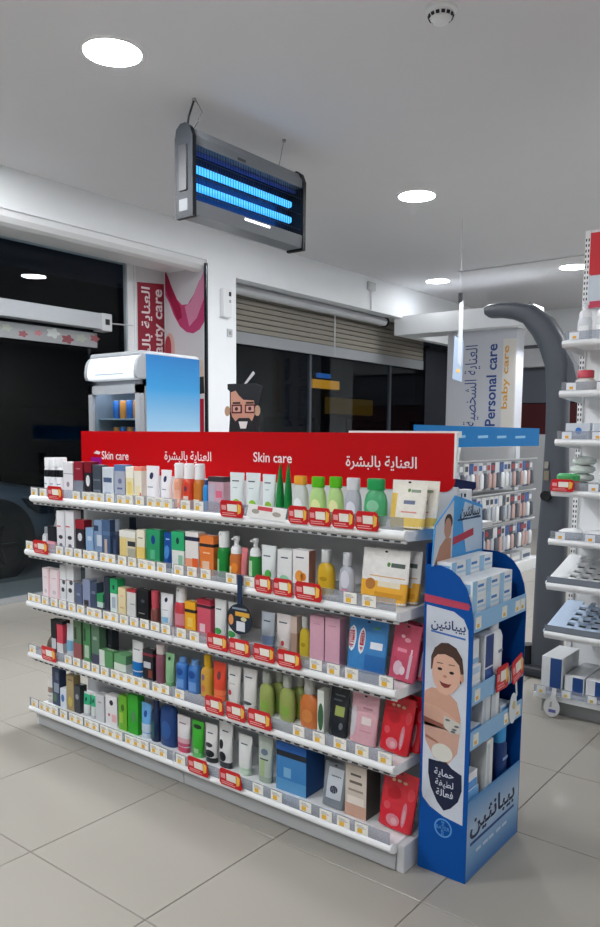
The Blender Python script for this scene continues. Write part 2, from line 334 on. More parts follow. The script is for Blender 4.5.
PRODUCTS = [
 (1,-2.0906,0.0429,0.185,0.075,'bottle','eceef2','f4f6fa',[(0.5,0.68,-1,1,'15171c'),(0.3,0.32999999999999996,-0.5,0.5,'9aa0aa')],'white bottle with black band, one of three at the left end',{'g': 'white black-banded bottles','cf': 0.22,'sh': 0.92}),
 (1,-2.0433,0.0486,0.186,0.075,'bottle','eceef2','f4f6fa',[(0.5,0.68,-1,1,'15171c'),(0.3,0.32999999999999996,-0.5,0.5,'9aa0aa')],'white bottle with black band, one of three at the left end',{'g': 'white black-banded bottles','cf': 0.22,'sh': 0.92}),
 (1,-1.9845,0.061,0.188,0.075,'bottle','eceef2','f4f6fa',[(0.5,0.68,-1,1,'15171c'),(0.3,0.32999999999999996,-0.5,0.5,'9aa0aa')],'white bottle with black band, one of three at the left end',{'g': 'white black-banded bottles','cf': 0.22,'sh': 0.92}),
 (1,-1.907,0.078,0.169,0.075,'box','dfdfe3',0,[(0.66,0.68,-1,1,'8a8f98'),('o',0.3,0.45,-0.3,0.3,'8a7a88')],'plain white carton beside the three black-banded bottles',{}),
 (1,-1.8255,0.069,0.171,0.075,'box','7c8592',0,[(0.5,1,-1,1,'8c2434'),(0.8,0.8300000000000001,-0.5,0.5,'c48a90')],'carton with dark red upper half and grey-blue lower half',{}),
 (1,-1.7535,0.055,0.173,0.075,'box','23252c',0,[(0.72,1,-1,1,'7c1c2a'),('o',0.35,0.65,-0.55,0.55,'dfe0e4')],'black carton with dark red top and white oval',{}),
 (1,-1.687,0.066,0.161,0.075,'box','454d58',0,[(0.55,0.6000000000000001,-0.8,0.8,'6b7682'),(0.25,0.3,-0.8,0.8,'707a86')],'dark slate grey carton with pale lines',{}),
 (1,-1.608,0.082,0.153,0.075,'box','cfd6e0',0,[(0.56,0.7,-0.8,0.7,'47587a'),(0.25,0.28,-0.7,0.5,'9aa6b8')],'pale blue-white carton with a navy name band',{}),
 (1,-1.526,0.074,0.166,0.075,'box','a9aebf',0,[(0.84,1,-1,1,'5f7fae'),(0.35,0.39999999999999997,-0.5,0.5,'55608a'),('o',0.5,0.64,-0.3,0.4,'6a6f94')],'lilac-grey carton with blue top edge',{}),
 (1,-1.458,0.052,0.16,0.075,'box','eadfb4',0,[(0.7,1,-1,1,'f1ece0'),(0.1,0.6,-0.6,0.6,'e3cc78')],'cream carton with pale yellow panels',{}),
 (1,-1.4025,0.053,0.161,0.075,'box','ece6d8',0,[(0.9,1,-1,1,'ee8d74'),(0.15,0.5,-0.6,0.6,'e9dcb0'),('o',0.2,0.32,0.3,0.9,'d0584a')],'off-white carton with coral top edge',{}),
 (1,-1.325,0.084,0.168,0.075,'tube','efeef2','e88a78',[('o',0.66,0.84,-0.3,0.3,'1c2c58'),(0.45,0.48,-0.5,0.4,'a0a0aa'),(0.03,0.1,-1,1,'f0a090')],'white tube with navy oval logo, left one of two',{'g': 'white navy-logo tubes'}),
 (1,-1.239,0.068,0.154,0.075,'tube','efeef2','e88a78',[('o',0.66,0.84,-0.3,0.3,'1c2c58'),(0.45,0.48,-0.5,0.4,'a0a0aa'),(0.03,0.1,-1,1,'f0a090')],'white tube with navy oval logo, right one of two beside orange pumps',{'g': 'white navy-logo tubes'}),
 (1,-1.1645,0.053,0.185,0.075,'pump','e9a184','f1f2f4',[(0.12,0.4,-0.7,0.7,'efb89e')],'peach bottle with white pump cap, left of two orange ones',{'pw': 1.0}),
 (1,-1.1065,0.059,0.185,0.075,'pump','d8442a','f1f2f4',[(0.08,0.28,-0.5,0.5,'e9d5c6'),('o',0.38,0.5,-0.3,0.3,'6a3a58')],'red-orange bottle with white pump cap in the middle of three',{'pw': 1.0}),
 (1,-1.045,0.058,0.185,0.075,'pump','c4762e','f1f2f4',[(0.04,0.22,-0.8,0.6,'ecdcc8')],'amber bottle with white pump cap, right of the three pumps',{'pw': 1.0}),
 (1,-0.9975,0.031,0.122,0.075,'bottle','2f8fd6','1c4a86',[],'small bright blue bottle beside the amber pump',{'cf': 0.15}),
 (1,-0.934,0.086,0.137,0.075,'box','c9a4b2',0,[(0.86,1,-1,1,'3c3a40'),(0.2,0.8,-0.9,-0.2,'b9b4c4'),(0.4,0.6000000000000001,0,0.8,'d76a86')],'pinkish-grey carton with dark top edge',{}),
 (1,-0.834,0.076,0.158,0.075,'tube','dfe9ea','2f8f44',[(0.78,0.81,-0.6,0.4,'4c5a66'),('o',0.06,0.36,-0.3,0.75,'8cc23c'),(0,0.14,-1,1,'bfe0b0'),(0.62,0.64,-0.4,0.3,'a0b0b8')],'white tube with green leaf print, left of three beside pink carton',{'g': 'white green-leaf tubes'}),
 (1,-0.751,0.074,0.159,0.075,'tube','dfe9ea','2f8f44',[(0.78,0.81,-0.6,0.4,'4c5a66'),('o',0.06,0.36,-0.3,0.75,'8cc23c'),(0,0.14,-1,1,'bfe0b0'),(0.62,0.64,-0.4,0.3,'a0b0b8')],'white tube with green leaf print, middle of three',{'g': 'white green-leaf tubes'}),
 (1,-0.6705,0.067,0.157,0.075,'tube','dfe9ea','2f8f44',[(0.78,0.81,-0.6,0.4,'4c5a66'),('o',0.06,0.36,-0.3,0.75,'8cc23c'),(0,0.14,-1,1,'bfe0b0'),(0.62,0.64,-0.4,0.3,'a0b0b8')],'white tube with green leaf print, right of three beside pointed green bottles',{'g': 'white green-leaf tubes'}),
 (1,-0.617,0.036,0.201,0.075,'leaf','14803c','0f6a30',[],'dark green pointed leaf-shaped bottle, left one of two',{}),
 (1,-0.5785,0.035,0.202,0.075,'leaf','14803c','0f6a30',[],'dark green pointed leaf-shaped bottle, right one of two',{}),
 (1,-0.521,0.074,0.157,0.075,'oval','ccd3cf','e8a437',[('o',0.14,0.5,-0.55,0.55,'e9edf0'),(0,0.08,-0.6,0.6,'e3cf82')],'clear round bottle with orange-yellow cap',{'cf': 0.2}),
 (1,-0.4405,0.073,0.157,0.075,'oval','b3d98c','58b81c',[('o',0.16,0.5,-0.6,0.6,'dfe8a8')],'light green bottle with bright green cap, left of two',{'cf': 0.24,'g': 'green-capped bottles'}),
 (1,-0.3625,0.069,0.16,0.075,'oval','b3d98c','58b81c',[('o',0.16,0.5,-0.6,0.6,'e6e9b0')],'light green bottle with bright green cap, right of two',{'cf': 0.24,'g': 'green-capped bottles'}),
 (1,-0.2885,0.071,0.159,0.075,'oval','b6bcc6','d5d8dd',[('o',0.12,0.5,-0.6,0.6,'dfe2ee')],'clear grey bottle with translucent white cap',{'cf': 0.26}),
 (1,-0.199,0.092,0.16,0.075,'oval','4fae78','1f9b55',[('o',0.3,0.56,-0.55,0.55,'8ccfa8'),(0.24,0.27,-0.5,0.5,'2d7a52')],'green gel bottle with darker green cap',{'cf': 0.24}),
 (1,-0.0735,0.135,0.158,0.075,'pouch','eeeae0',0,[(0.0,0.72,-0.98,-0.62,'e7c35c'),(0,0.22,-0.98,0.98,'e3c468'),('o',0.75,0.83,-0.05,0.12,'5a8a3c'),(0.75,0.81,0.15,0.7,'8a9a88'),(0.5,0.58,-0.2,0.45,'6f7a96'),(0.32,0.35,-0.3,0.6,'e0938a')],'white and yellow face mask sachet at the front',{'n2': 1,'side': 'c2a240'}),
 (2,-2.0635,0.097,0.16,0.115,'bag','c9ced4',0,[],'crinkled clear plastic bag of small items',{}),
 (2,-2.089,0.046,0.103,0.055,'bottle','b9bfc4','8d949b',[(0.3,0.6,-0.7,0.7,'dfe3e6')],'small grey-white bottle in front of a clear bag',{'cf': 0.3}),
 (2,-2.024,0.066,0.111,0.055,'box','24262c',0,[(0,0.36,-1,1,'dd9aa6')],'small black box with pink lower part',{}),
 (2,-1.9475,0.067,0.192,0.055,'box','e3e4e8',0,[(0.6,0.63,-0.9,0,'c8404c'),('o',0.3,0.4,-0.5,0.5,'3a3d44'),('o',0.1,0.2,-0.4,0.4,'6a6d74')],'tall white carton with black dots, left one of the pair',{'g': 'tall white dotted cartons two'}),
 (2,-1.876,0.068,0.197,0.055,'box','e3e4e8',0,[(0.6,0.63,-0.9,0,'c8404c'),('o',0.3,0.4,-0.5,0.5,'3a3d44'),('o',0.1,0.2,-0.4,0.4,'6a6d74')],'tall white carton with black dots, right one of the pair',{'g': 'tall white dotted cartons two'}),
 (2,-1.7965,0.069,0.16,0.055,'box','2a2b31',0,[(0.74,1,-1,1,'962634'),('o',0.38,0.62,-0.5,0.5,'d9dade')],'black carton with red top and white circle',{}),
 (2,-1.725,0.06,0.128,0.055,'box','8fb0d4',0,[(0.55,0.7000000000000001,-0.5,0.6,'c5d6e8')],'low light blue carton',{}),
 (2,-1.662,0.058,0.17,0.055,'box','7f97b8',0,[(0.3,0.6,-0.3,1,'c9d2de'),(0.7,0.85,-1,0.1,'2f405e')],'slate blue carton with pale patch',{}),
 (2,-1.602,0.054,0.175,0.055,'box','4c6488',0,[(0.1,0.5,-0.5,0.2,'cdb9a8'),(0.6,0.7,-1,1,'5f7aa0')],'steel blue carton with beige patch',{}),
 (2,-1.544,0.056,0.184,0.055,'bottle','24304a','7d8894',[(0.15,0.5,-0.4,0.4,'3f4c68')],'dark navy bottle with grey cap',{'cf': 0.3}),
 (2,-1.5785,0.071,0.177,0.165,'bottle','2a3348','394458',[],'dark navy bottle standing behind the cream carton',{'cf': 0.25}),
 (2,-1.455,0.112,0.137,0.055,'box','ded6b8',0,[(0,0.75,-1,-0.1,'e6cf88'),(0.52,0.68,0.05,1,'33363c'),(0.8,1,-1,1,'ecebe4'),(0,0.45,0.05,1,'b5b09c')],'cream carton with black name bar',{}),
 (2,-1.367,0.056,0.149,0.055,'box','efe9d4',0,[(0,0.5,-1,1,'eccf74'),(0.75,0.78,-0.6,0.6,'8c8c84')],'white carton fading to yellow at its base',{}),
 (2,-1.2875,0.089,0.156,0.055,'box','2f9b68',0,[('o',0.6,0.86,-0.25,0.35,'1b3f8c'),(0.2,0.45,-0.4,0.3,'5cb58a')],'green carton with dark blue diamond logo',{}),
 (2,-1.2075,0.059,0.15,0.055,'tube','1d4f9c','17407e',[('o',0.25,0.65,-0.6,0.6,'4d8fd2'),(0.8,0.8300000000000001,-0.4,0.4,'c2d2ea')],'royal blue tube with light blue splash',{}),
 (2,-1.1345,0.075,0.16,0.055,'box','e2e6e2',0,[(0.52,1,-1,1,'2fae74'),('o',0.68,0.86,-0.25,0.25,'1d3a44'),(0.1,0.4,0.1,0.8,'8cbfa0')],'carton with green upper half and white lower half',{}),
 (2,-1.0515,0.079,0.167,0.055,'box','e6e2e0',0,[(0.78,0.88,-1,1,'232b44'),(0,0.34,-1,0.1,'f0a07c'),(0,0.36,0.1,1,'e2622c')],'white and orange carton with navy stripe',{}),
 (2,-0.9675,0.079,0.158,0.055,'box','e8803c',0,[(0.72,0.8,-1,1,'352c30'),(0.1,0.35,-0.6,0.4,'eccab0'),(0.55,0.5800000000000001,-0.5,0.5,'f6c8a0')],'orange carton with dark stripe',{}),
 (2,-0.891,0.058,0.181,0.055,'pump','1f8a3c','eef0f1',[(0.1,0.4,-0.9,-0.2,'9cd0a0')],'green bottle with wide white cap',{'pw': 1.0}),
 (2,-0.8235,0.061,0.167,0.055,'foam','c8723a','eef0f1',[('o',0.15,0.4,-0.3,0.7,'e98a2c'),(0.06,0.3,-0.8,-0.3,'e6d6a8')],'amber foam bottle with white pump',{}),
 (2,-0.775,0.032,0.128,0.055,'tube','dc7f86','b04a58',[],'slim pink tube between two foam pumps',{}),
 (2,-0.7245,0.055,0.168,0.055,'foam','2f8f40','eef0f1',[(0.06,0.5,-0.9,0.1,'b5d9b4')],'green foam bottle with white pump',{}),
 (2,-0.6535,0.075,0.148,0.055,'tube','e4e9ea','dfe4e4',[(0.72,0.75,-0.6,0.4,'4c5a66'),('o',0.12,0.4,-0.2,0.7,'4fae4c'),('o',0.1,0.26,-0.8,0,'8cc88c')],'white tube with green plant print beside foam pumps',{}),
 (2,-0.5645,0.069,0.142,0.055,'box','e8eaea',0,[(0.78,0.81,-0.5,0.5,'4c5a66'),('o',0.06,0.34,-0.8,0.7,'8ac8a4')],'white carton with pale green leaves',{}),
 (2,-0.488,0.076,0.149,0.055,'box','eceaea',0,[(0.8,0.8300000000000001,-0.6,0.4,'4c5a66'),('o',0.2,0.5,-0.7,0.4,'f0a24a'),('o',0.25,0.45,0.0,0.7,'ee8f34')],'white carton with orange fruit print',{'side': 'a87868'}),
 (2,-0.3855,0.075,0.159,0.055,'oval','d8b02f','cfd2d4',[('o',0.3,0.4,-0.5,0.4,'b88f1e')],'yellow oval bottle with clear cap between carton and clear bottle',{'cf': 0.28}),
 (2,-0.294,0.066,0.158,0.055,'oval','b9bcc6','c9ccd2',[('o',0.2,0.62,-0.6,0.6,'dcdce8'),('o',0.05,0.22,-0.5,0.5,'c98aa6')],'clear round bottle with lilac label',{'cf': 0.28}),
 (2,-0.147,0.192,0.18,0.055,'pouch','ebe9e6',0,[(0,0.4,-0.98,0.98,'eeb03c'),('o',0.22,0.44,-0.75,-0.3,'b87a3c'),(0.3,0.4,-0.2,0.75,'e6dcc4'),(0.1,0.2,-0.3,0.9,'d99a2c'),('o',0.68,0.77,0.1,0.24,'4f8a3c'),(0.68,0.76,0.27,0.85,'55605a'),(0.48,0.5,-0.6,0.9,'d8aa70')],'white and orange mask sachet leaning',{'n2': 1,'side': 'e29a2c'}),
 (3,-2.0808,0.0624,0.155,0.055,'box','e9dbde',0,[(0.02,0.98,0.55,1,'e4b9c2'),('o',0.2,0.34,-0.5,0.2,'c9bcc2'),(0.7,0.73,-0.6,0.2,'c9bcc2')],'pale pink carton, left one of two at the left end',{'g': 'pale pink cartons'}),
 (3,-2.0079,0.0803,0.156,0.055,'box','e9dbde',0,[(0.02,0.98,0.55,1,'e4b9c2'),('o',0.2,0.34,-0.5,0.2,'c9bcc2'),(0.7,0.73,-0.6,0.2,'c9bcc2')],'pale pink carton, right one of two at the left end',{'g': 'pale pink cartons'}),
 (3,-1.9405,0.0515,0.186,0.055,'box','e0e2e4',0,[('o',0.3,0.42,-0.5,0.5,'32353c'),('o',0.5,0.62,-0.2,0.8,'4a4d55'),(0.6,0.62,-1,1,'b08a94')],'tall white carton with black dots, left one of the pair on that shelf',{'g': 'tall white dotted cartons three'}),
 (3,-1.8826,0.0613,0.194,0.055,'box','e0e2e4',0,[('o',0.3,0.42,-0.5,0.5,'32353c'),('o',0.5,0.62,-0.2,0.8,'4a4d55'),(0.6,0.62,-1,1,'b08a94')],'tall white carton with black dots, right one of the pair on that shelf',{'g': 'tall white dotted cartons three'}),
 (3,-1.8195,0.055,0.11,0.055,'box','5c6680',0,[(0.5,0.6,-0.5,0.5,'8590ac')],'low slate blue box next to the dotted cartons',{}),
 (3,-1.7595,0.057,0.137,0.055,'box','8d97b4',0,[(0,0.3,-0.6,0.6,'3c3430')],'lilac-blue box with brown base',{}),
 (3,-1.7045,0.045,0.129,0.055,'box','465068',0,[(0.6,0.7,-0.6,0.6,'7a86a0')],'dark slate box beside small green pack',{}),
 (3,-1.6565,0.047,0.084,0.055,'box','cfe0d8',0,[(0.55,1,-1,1,'3c9c64'),(0,0.25,-1,1,'2c3040')],'short green and white pack',{}),
 (3,-1.608,0.038,0.169,0.055,'box','343a4c',0,[],'tall narrow dark navy box',{}),
 (3,-1.557,0.054,0.166,0.055,'box','dde6e4',0,[(0.6,1,-1,1,'2fae6e'),('o',0.7,0.84,-0.3,0.3,'12363c'),(0.2,0.5,-0.5,0.5,'aab8c8')],'white carton with green top and dark logo',{}),
 (3,-1.5,0.056,0.133,0.055,'box','ead9ae',0,[(0.7,0.75,-0.5,0.5,'e9b8a8'),(0.3,0.35,-0.5,0.5,'d8b070')],'narrow cream carton',{}),
 (3,-1.437,0.06,0.132,0.055,'box','d9d9d6',0,[(0.92,1,-1,1,'b9323c'),(0.5,0.54,-0.2,0.8,'a8a8a4')],'grey-white carton with red top edge',{}),
 (3,-1.3625,0.083,0.142,0.055,'box','191b20',0,[(0.25,0.28,-0.6,0.4,'8a9080'),('o',0.6,0.7,-0.2,0.4,'50565e')],'wide black carton',{}),
 (3,-1.2955,0.045,0.146,0.055,'bottle','7c4640','c04c58',[],'brown bottle with long red cap',{'cf': 0.5,'sh': 0.9}),
 (3,-1.2215,0.079,0.143,0.055,'tube','e3e4e8','d5dae2',[('o',0.74,0.88,-0.25,0.25,'1c2a44'),(0.05,0.3,-0.5,0.6,'8ac0e0'),(0.5,0.52,-0.5,0.5,'a8acb4')],'white tube with dark logo and pale blue patch',{}),
 (3,-1.138,0.07,0.18,0.055,'pump','c8404c','eceef0',[(0.12,0.4,-0.6,0.9,'d98a98')],'red bottle with white cap',{'pw': 1.0}),
 (3,-1.0645,0.065,0.131,0.055,'box','ecab22',0,[(0.66,0.76,-1,1,'2c2420'),(0.2,0.5,-0.5,0.5,'f0c860')],'yellow carton with black stripe',{}),
 (3,-0.9845,0.081,0.151,0.055,'box','d2566a',0,[(0.78,0.86,-1,1,'41222c'),(0.12,0.34,-0.6,0.2,'e6c4cc'),(0.88,1,-1,1,'b02a40')],'raspberry pink carton with dark stripe',{}),
 (3,-0.906,0.066,0.162,0.055,'tube','e4e7e7','e0e4e3',[(0.74,0.77,-0.6,0.3,'4c5a66'),('o',0.04,0.3,-0.8,0.6,'3f9c50'),('o',0.02,0.14,0,0.8,'bcd8b0')],'white tube with green base beside raspberry carton',{}),
 (3,-0.8305,0.069,0.16,0.055,'tube','e4e7e7','e0e4e3',[(0.74,0.77,-0.6,0.3,'4c5a66'),('o',0.04,0.3,-0.8,0.6,'3f9c50'),('o',0.02,0.14,0,0.8,'bcd8b0')],'white tube with green base behind the navy paddle tag',{}),
 (3,-0.656,0.068,0.147,0.055,'tube','c8d0da','6f8cb8',[(0.76,0.79,-0.5,0.5,'3c4858'),(0,0.4,-1,1,'8ea6cc')],'white tube fading to blue',{}),
 (3,-0.5765,0.077,0.151,0.055,'tube','e6e0de','d9dcdc',[(0.78,0.81,-0.6,0.5,'4c5a66'),('o',0.22,0.36,-0.1,0.35,'c83a3c'),('o',0.02,0.2,-0.7,0.8,'d9a894')],'white tube with red berry print',{}),
 (3,-0.5175,0.031,0.153,0.055,'box','a88c7c',0,[(0.6,1,-1,1,'c4b0a6')],'narrow brown-beige carton',{}),
 (3,-0.4735,0.049,0.16,0.055,'oval','c8b236','c2c8c2',[('o',0.3,0.4,-0.5,0.4,'a08c1c')],'yellow-green oval bottle with clear cap beside pink cartons',{'cf': 0.26}),
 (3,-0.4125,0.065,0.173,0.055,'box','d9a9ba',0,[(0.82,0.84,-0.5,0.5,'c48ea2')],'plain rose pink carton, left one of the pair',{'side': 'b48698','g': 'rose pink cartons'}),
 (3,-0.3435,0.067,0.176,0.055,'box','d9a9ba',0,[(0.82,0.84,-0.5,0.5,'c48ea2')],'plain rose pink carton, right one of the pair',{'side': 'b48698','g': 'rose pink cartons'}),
 (3,-0.2105,0.163,0.183,0.055,'pouch','3f86c4',0,[('o',0.36,0.86,-0.98,-0.55,'dfe8ee'),('o',0.4,0.82,-0.98,-0.62,'b02a3e'),('o',0.34,0.84,-0.42,-0.08,'dfe8ee'),('o',0.39,0.8,-0.36,-0.12,'b02a3e'),(0.47,0.6,0.2,0.8,'dfe6ee'),(0.02,0.35,0.0,0.98,'2a6aae'),(0.84,0.88,0.3,0.55,'4f9c4c')],'blue face mask sachet with red melon halves',{'side': '2a4f78'}),
 (3,-0.0675,0.107,0.189,0.055,'pouch','c4506a',0,[('o',0.74,0.8,-0.4,-0.1,'e6b0bc'),('o',0.68,0.76,-0.1,0.35,'dc90a2'),(0.5,0.56,-0.5,0.2,'d88298'),('o',0.08,0.34,-0.6,0.1,'d6b6c4'),('o',0.1,0.26,-0.1,0.3,'e2ccd6'),(0.06,0.48,0.45,0.66,'cfaebe'),(0.48,0.58,0.5,0.62,'dcc4d0'),('o',0.3,0.4,-0.7,-0.4,'b03a56')],'dark pink foil sachet',{'n2': 1,'side': '962a44'}),
 (4,-2.0831,0.0577,0.0665,0.055,'dome','5a5048',0,[],'low rounded brown item at the left end',{}),
 (4,-2.029,0.0476,0.1615,0.055,'box','1e2024',0,[(0.1,0.42,-0.8,0.8,'c9cbd0')],'narrow black box with white patch',{}),
 (4,-1.9784,0.0507,0.1625,0.055,'box','d4485a',0,[(0,0.32,-1,1,'d8d4d6'),(0.9,1,-1,1,'26262c')],'narrow red box with white base',{}),
 (4,-1.912,0.064,0.1545,0.055,'tube','d5dae0','c2c8d0',[(0.05,0.5,-1,1,'7ab0d0')],'white tube with light blue lower half',{}),
 (4,-1.8385,0.061,0.1905,0.055,'box','5c7a5c',0,[(0,0.4,-1,1,'9c5c5c'),(0.5,0.8,-0.7,-0.2,'2c3430')],'green and brown carton',{}),
 (4,-1.764,0.058,0.1975,0.055,'box','4c8a56',0,[(0.1,0.4,-0.6,0.6,'b8c8b8'),(0.5,0.8,-0.8,-0.3,'2c4434')],'mid green carton next to a grey-green one',{}),
 (4,-1.6985,0.061,0.1935,0.055,'box','5f8068',0,[(0,0.25,-1,1,'4a4862'),(0.6,0.6799999999999999,-0.6,0.4,'98b0a0')],'grey-green carton with violet base',{}),
 (4,-1.706,0.042,0.1635,0.105,'box','2a3038',0,[],'narrow black-grey carton behind the lying boxes',{}),
 (4,-1.6595,0.037,0.1665,0.105,'box','3a3f46',0,[(0.5,0.54,-0.5,0.5,'6a7078')],'narrow charcoal carton behind the lying boxes',{}),
 (4,-1.6158,0.1015,0.0805,0.05,'box','5f9a64',0,[(0.0,1,-1,-0.2,'dfe3dc')],'low green and white box lying flat, left of two',{'dp': 0.04}),
 (4,-1.514,0.088,0.0805,0.05,'box','6aa070',0,[(0.0,0.5,-1,1,'dbe3d6')],'low green and white box lying flat, right of two',{'dp': 0.1}),
 (4,-1.417,0.078,0.1575,0.055,'tube','dfe0e0','1a6ab0',[(0,0.42,-1,1,'1f78c4'),(0.75,0.78,-0.6,0.6,'8a8a90')],'white tube with bright blue lower half',{}),
 (4,-1.3325,0.069,0.1365,0.055,'box','22242a',0,[(0.8,0.88,-1,1,'8c2c3c'),(0.4,0.6,-0.8,0.6,'d0d2d6'),(0.1,0.35,0.1,0.9,'8a4638')],'black carton with red line and white print',{}),
 (4,-1.2655,0.053,0.1705,0.055,'bottle','8c5464','d8ccc8',[],'mauve bottle with white cap',{'cf': 0.22,'sh': 0.95}),
 (4,-1.2065,0.057,0.1415,0.055,'tube','8fc090','6aa06c',[('o',0.78,0.9,-0.3,0.3,'1f3c34')],'light green tube with dark logo',{}),
 (4,-1.1325,0.065,0.1385,0.055,'bottle','3f78c0','6a98d4',[('o',0.45,0.7,-0.6,0.6,'1f4c96'),(0.08,0.35,-0.7,0.7,'6f9cd6')],'blue bottle, left one of two',{'cf': 0.14,'g': 'blue bottles'}),
 (4,-1.059,0.066,0.1395,0.055,'bottle','3f78c0','6a98d4',[('o',0.45,0.7,-0.6,0.6,'1f4c96'),(0.08,0.35,-0.7,0.7,'6f9cd6')],'blue bottle, right one of two',{'cf': 0.14,'g': 'blue bottles'}),
 (4,-0.9855,0.063,0.1745,0.055,'bottle','d0a03c','e8b81e',[('o',0.4,0.56,-0.5,0.1,'7c6a80'),('o',0.12,0.3,-0.6,0.2,'c87a50')],'golden bottle with yellow cap',{'cf': 0.28}),
 (4,-0.9115,0.073,0.1595,0.055,'tube','e04c34','e86a3c',[('o',0.55,0.78,-0.2,0.4,'6a3a3c'),(0,0.3,-1,1,'e9774a')],'red-orange tube with dark swirl',{}),
 (4,-0.831,0.072,0.1585,0.055,'tube','dddcd9','d8d4d0',[(0.76,0.79,-0.6,0.3,'4c5a66'),('o',0.26,0.4,-0.7,-0.1,'c8303c'),(0.55,0.5700000000000001,-0.5,0.4,'a8b0b0')],'white tube with small red print',{}),
 (4,-0.7465,0.073,0.1635,0.055,'tube','dfdfdd','c8cac8',[(0.78,0.81,-0.6,0.4,'4c5a66'),('o',0.04,0.22,-0.9,0.6,'4a5050')],'white tube with dark grey base',{}),
 (4,-0.6605,0.073,0.1725,0.055,'oval','9aa85e','b4bab2',[('o',0.12,0.34,-0.6,0.6,'88b04c')],'olive green oval bottle with clear cap, left one of two in front',{'cf': 0.26,'g': 'olive oval bottles','n2': 1}),
 (4,-0.5585,0.075,0.1775,0.055,'oval','9aa85e','b4bab2',[('o',0.12,0.34,-0.6,0.6,'88b04c')],'olive green oval bottle with clear cap, right one of two in front',{'cf': 0.26,'g': 'olive oval bottles','n2': 1}),
 (4,-0.456,0.088,0.1835,0.055,'oval','c8743c','b8b8b4',[('o',0.12,0.4,-0.5,0.6,'d88a4c')],'orange-brown oval bottle with clear cap',{'cf': 0.3}),
 (4,-0.3915,0.031,0.1595,0.055,'box','dfe4dc',0,[('o',0.05,0.7,-0.8,0.9,'3f6a48')],'white sachet with green leaves in a ring',{}),
 (4,-0.3255,0.083,0.1745,0.055,'pouch','22262c',0,[(0.42,0.62,-0.3,0.7,'9aa85c'),(0.82,0.85,-0.5,0.6,'5a6068'),(0.72,0.75,-0.6,0.3,'5a6068'),('o',0.15,0.3,0.3,0.7,'6a7078')],'black face mask sachet with lime label',{}),
 (4,-0.217,0.116,0.1725,0.055,'pouch','d8a8b2',0,[('o',0.1,0.75,-0.98,-0.5,'c9c6cc'),(0.4,0.55,-0.1,0.6,'e4d6d4'),(0.7,0.74,-0.1,0.6,'a87a86'),(0.25,0.28,-0.2,0.7,'c48a94')],'pale pink face mask sachet',{}),
 (4,-0.09,0.12,0.1905,0.055,'pouch','cc1e2c',0,[('o',0.8,0.85,-0.5,-0.3,'dfb890'),('o',0.81,0.86,-0.2,0.05,'e2c09a'),('o',0.8,0.85,0.15,0.4,'dfb890'),('o',0.08,0.52,0.36,0.62,'c9808c'),('o',0.14,0.4,0.42,0.56,'d8a4ae'),('o',0.05,0.26,-0.5,0.3,'d2838e'),('o',0.08,0.2,-0.2,0.15,'dcaab2'),('o',0.5,0.72,-0.65,0.15,'b41624'),('o',0.3,0.44,-0.75,-0.35,'d8505c'),('o',0.55,0.78,0.5,0.9,'d8404c')],'bright red foil sachet, upper one',{'n2': 1,'side': '9c1420'}),
 (5,-2.0843,0.0554,0.129,0.055,'tube','d2d0cc','b8b4b0',[(0.4,0.6,-0.8,0.8,'8a7468'),(0.25,0.3,-0.6,0.6,'a09890')],'off-white tube with brown label at the left end',{}),
 (5,-2.0231,0.064,0.189,0.055,'box','33405e',0,[(0.35,0.6,-0.5,0.9,'8a9aa8'),(0.1,0.3,-0.8,0.2,'4c6a54'),(0.7,0.9,0,0.8,'5a6478')],'tall navy carton with mixed print',{}),
 (5,-1.9639,0.0515,0.097,0.055,'box','d4dce6',0,[('o',0.3,0.7,-0.7,0.3,'4c78b4')],'short white pack with blue print',{}),
 (5,-1.907,0.0593,0.176,0.055,'box','a8946a',0,[('o',0.1,0.4,-0.55,0.55,'c8b45c'),(0.85,0.89,-0.6,0.6,'7c6c4c')],'tan carton with golden oval',{}),
 (5,-1.8519,0.0479,0.135,0.055,'box','43474c',0,[('o',0.5,0.7,-0.5,0.6,'a0a4a8')],'dark grey pack beside the tan carton',{}),
 (5,-1.792,0.052,0.113,0.055,'tube','dfe4e2','c8ccd0',[(0.5,1,-1,1,'38b484'),('o',0.62,0.8,-0.3,0.3,'163c3c')],'small white tube with green top, left one of two',{'g': 'small green-topped tubes'}),
 (5,-1.737,0.042,0.116,0.055,'tube','dfe4e2','c8ccd0',[(0.5,1,-1,1,'38b484'),('o',0.62,0.8,-0.3,0.3,'163c3c')],'small white tube with green top, right one of two',{'g': 'small green-topped tubes'}),
 (5,-1.6755,0.069,0.129,0.055,'box','c9cbce',0,[(0.7,0.74,-0.4,0.4,'8c9096')],'plain light grey carton',{}),
 (5,-1.592,0.084,0.143,0.055,'box','e3e1e3',0,[('o',0.68,0.86,-0.3,0.35,'22262e'),(0.15,0.4,0.1,0.9,'e8b4b8'),('o',0.3,0.4,-0.6,-0.2,'c86a70')],'white carton with black logo and pink patch',{}),
 (5,-1.509,0.06,0.162,0.055,'box','6ab02c',0,[('o',0.55,0.75,-0.4,0.4,'3c6420'),(0.2,0.5,-0.8,0,'a8c84c')],'yellow-green carton with dark logo',{}),
 (5,-1.4385,0.071,0.182,0.055,'box','34a82c',0,[('o',0.3,0.6,-0.3,0.5,'5c8c64')],'bright green tall carton',{}),
 (5,-1.3635,0.067,0.157,0.055,'tube','6aa8e0','c8d4e0',[(0.0,0.42,-1,1,'c4d2e4'),('o',0.6,0.8,-0.3,0.4,'1f4c9c')],'light blue tube with navy logo',{}),
 (5,-1.301,0.05,0.185,0.055,'bottle','1f3054','2a3c64',[(0.1,0.5,-0.5,0.2,'2c5c58')],'navy bottle with greenish label',{'cf': 0.2}),
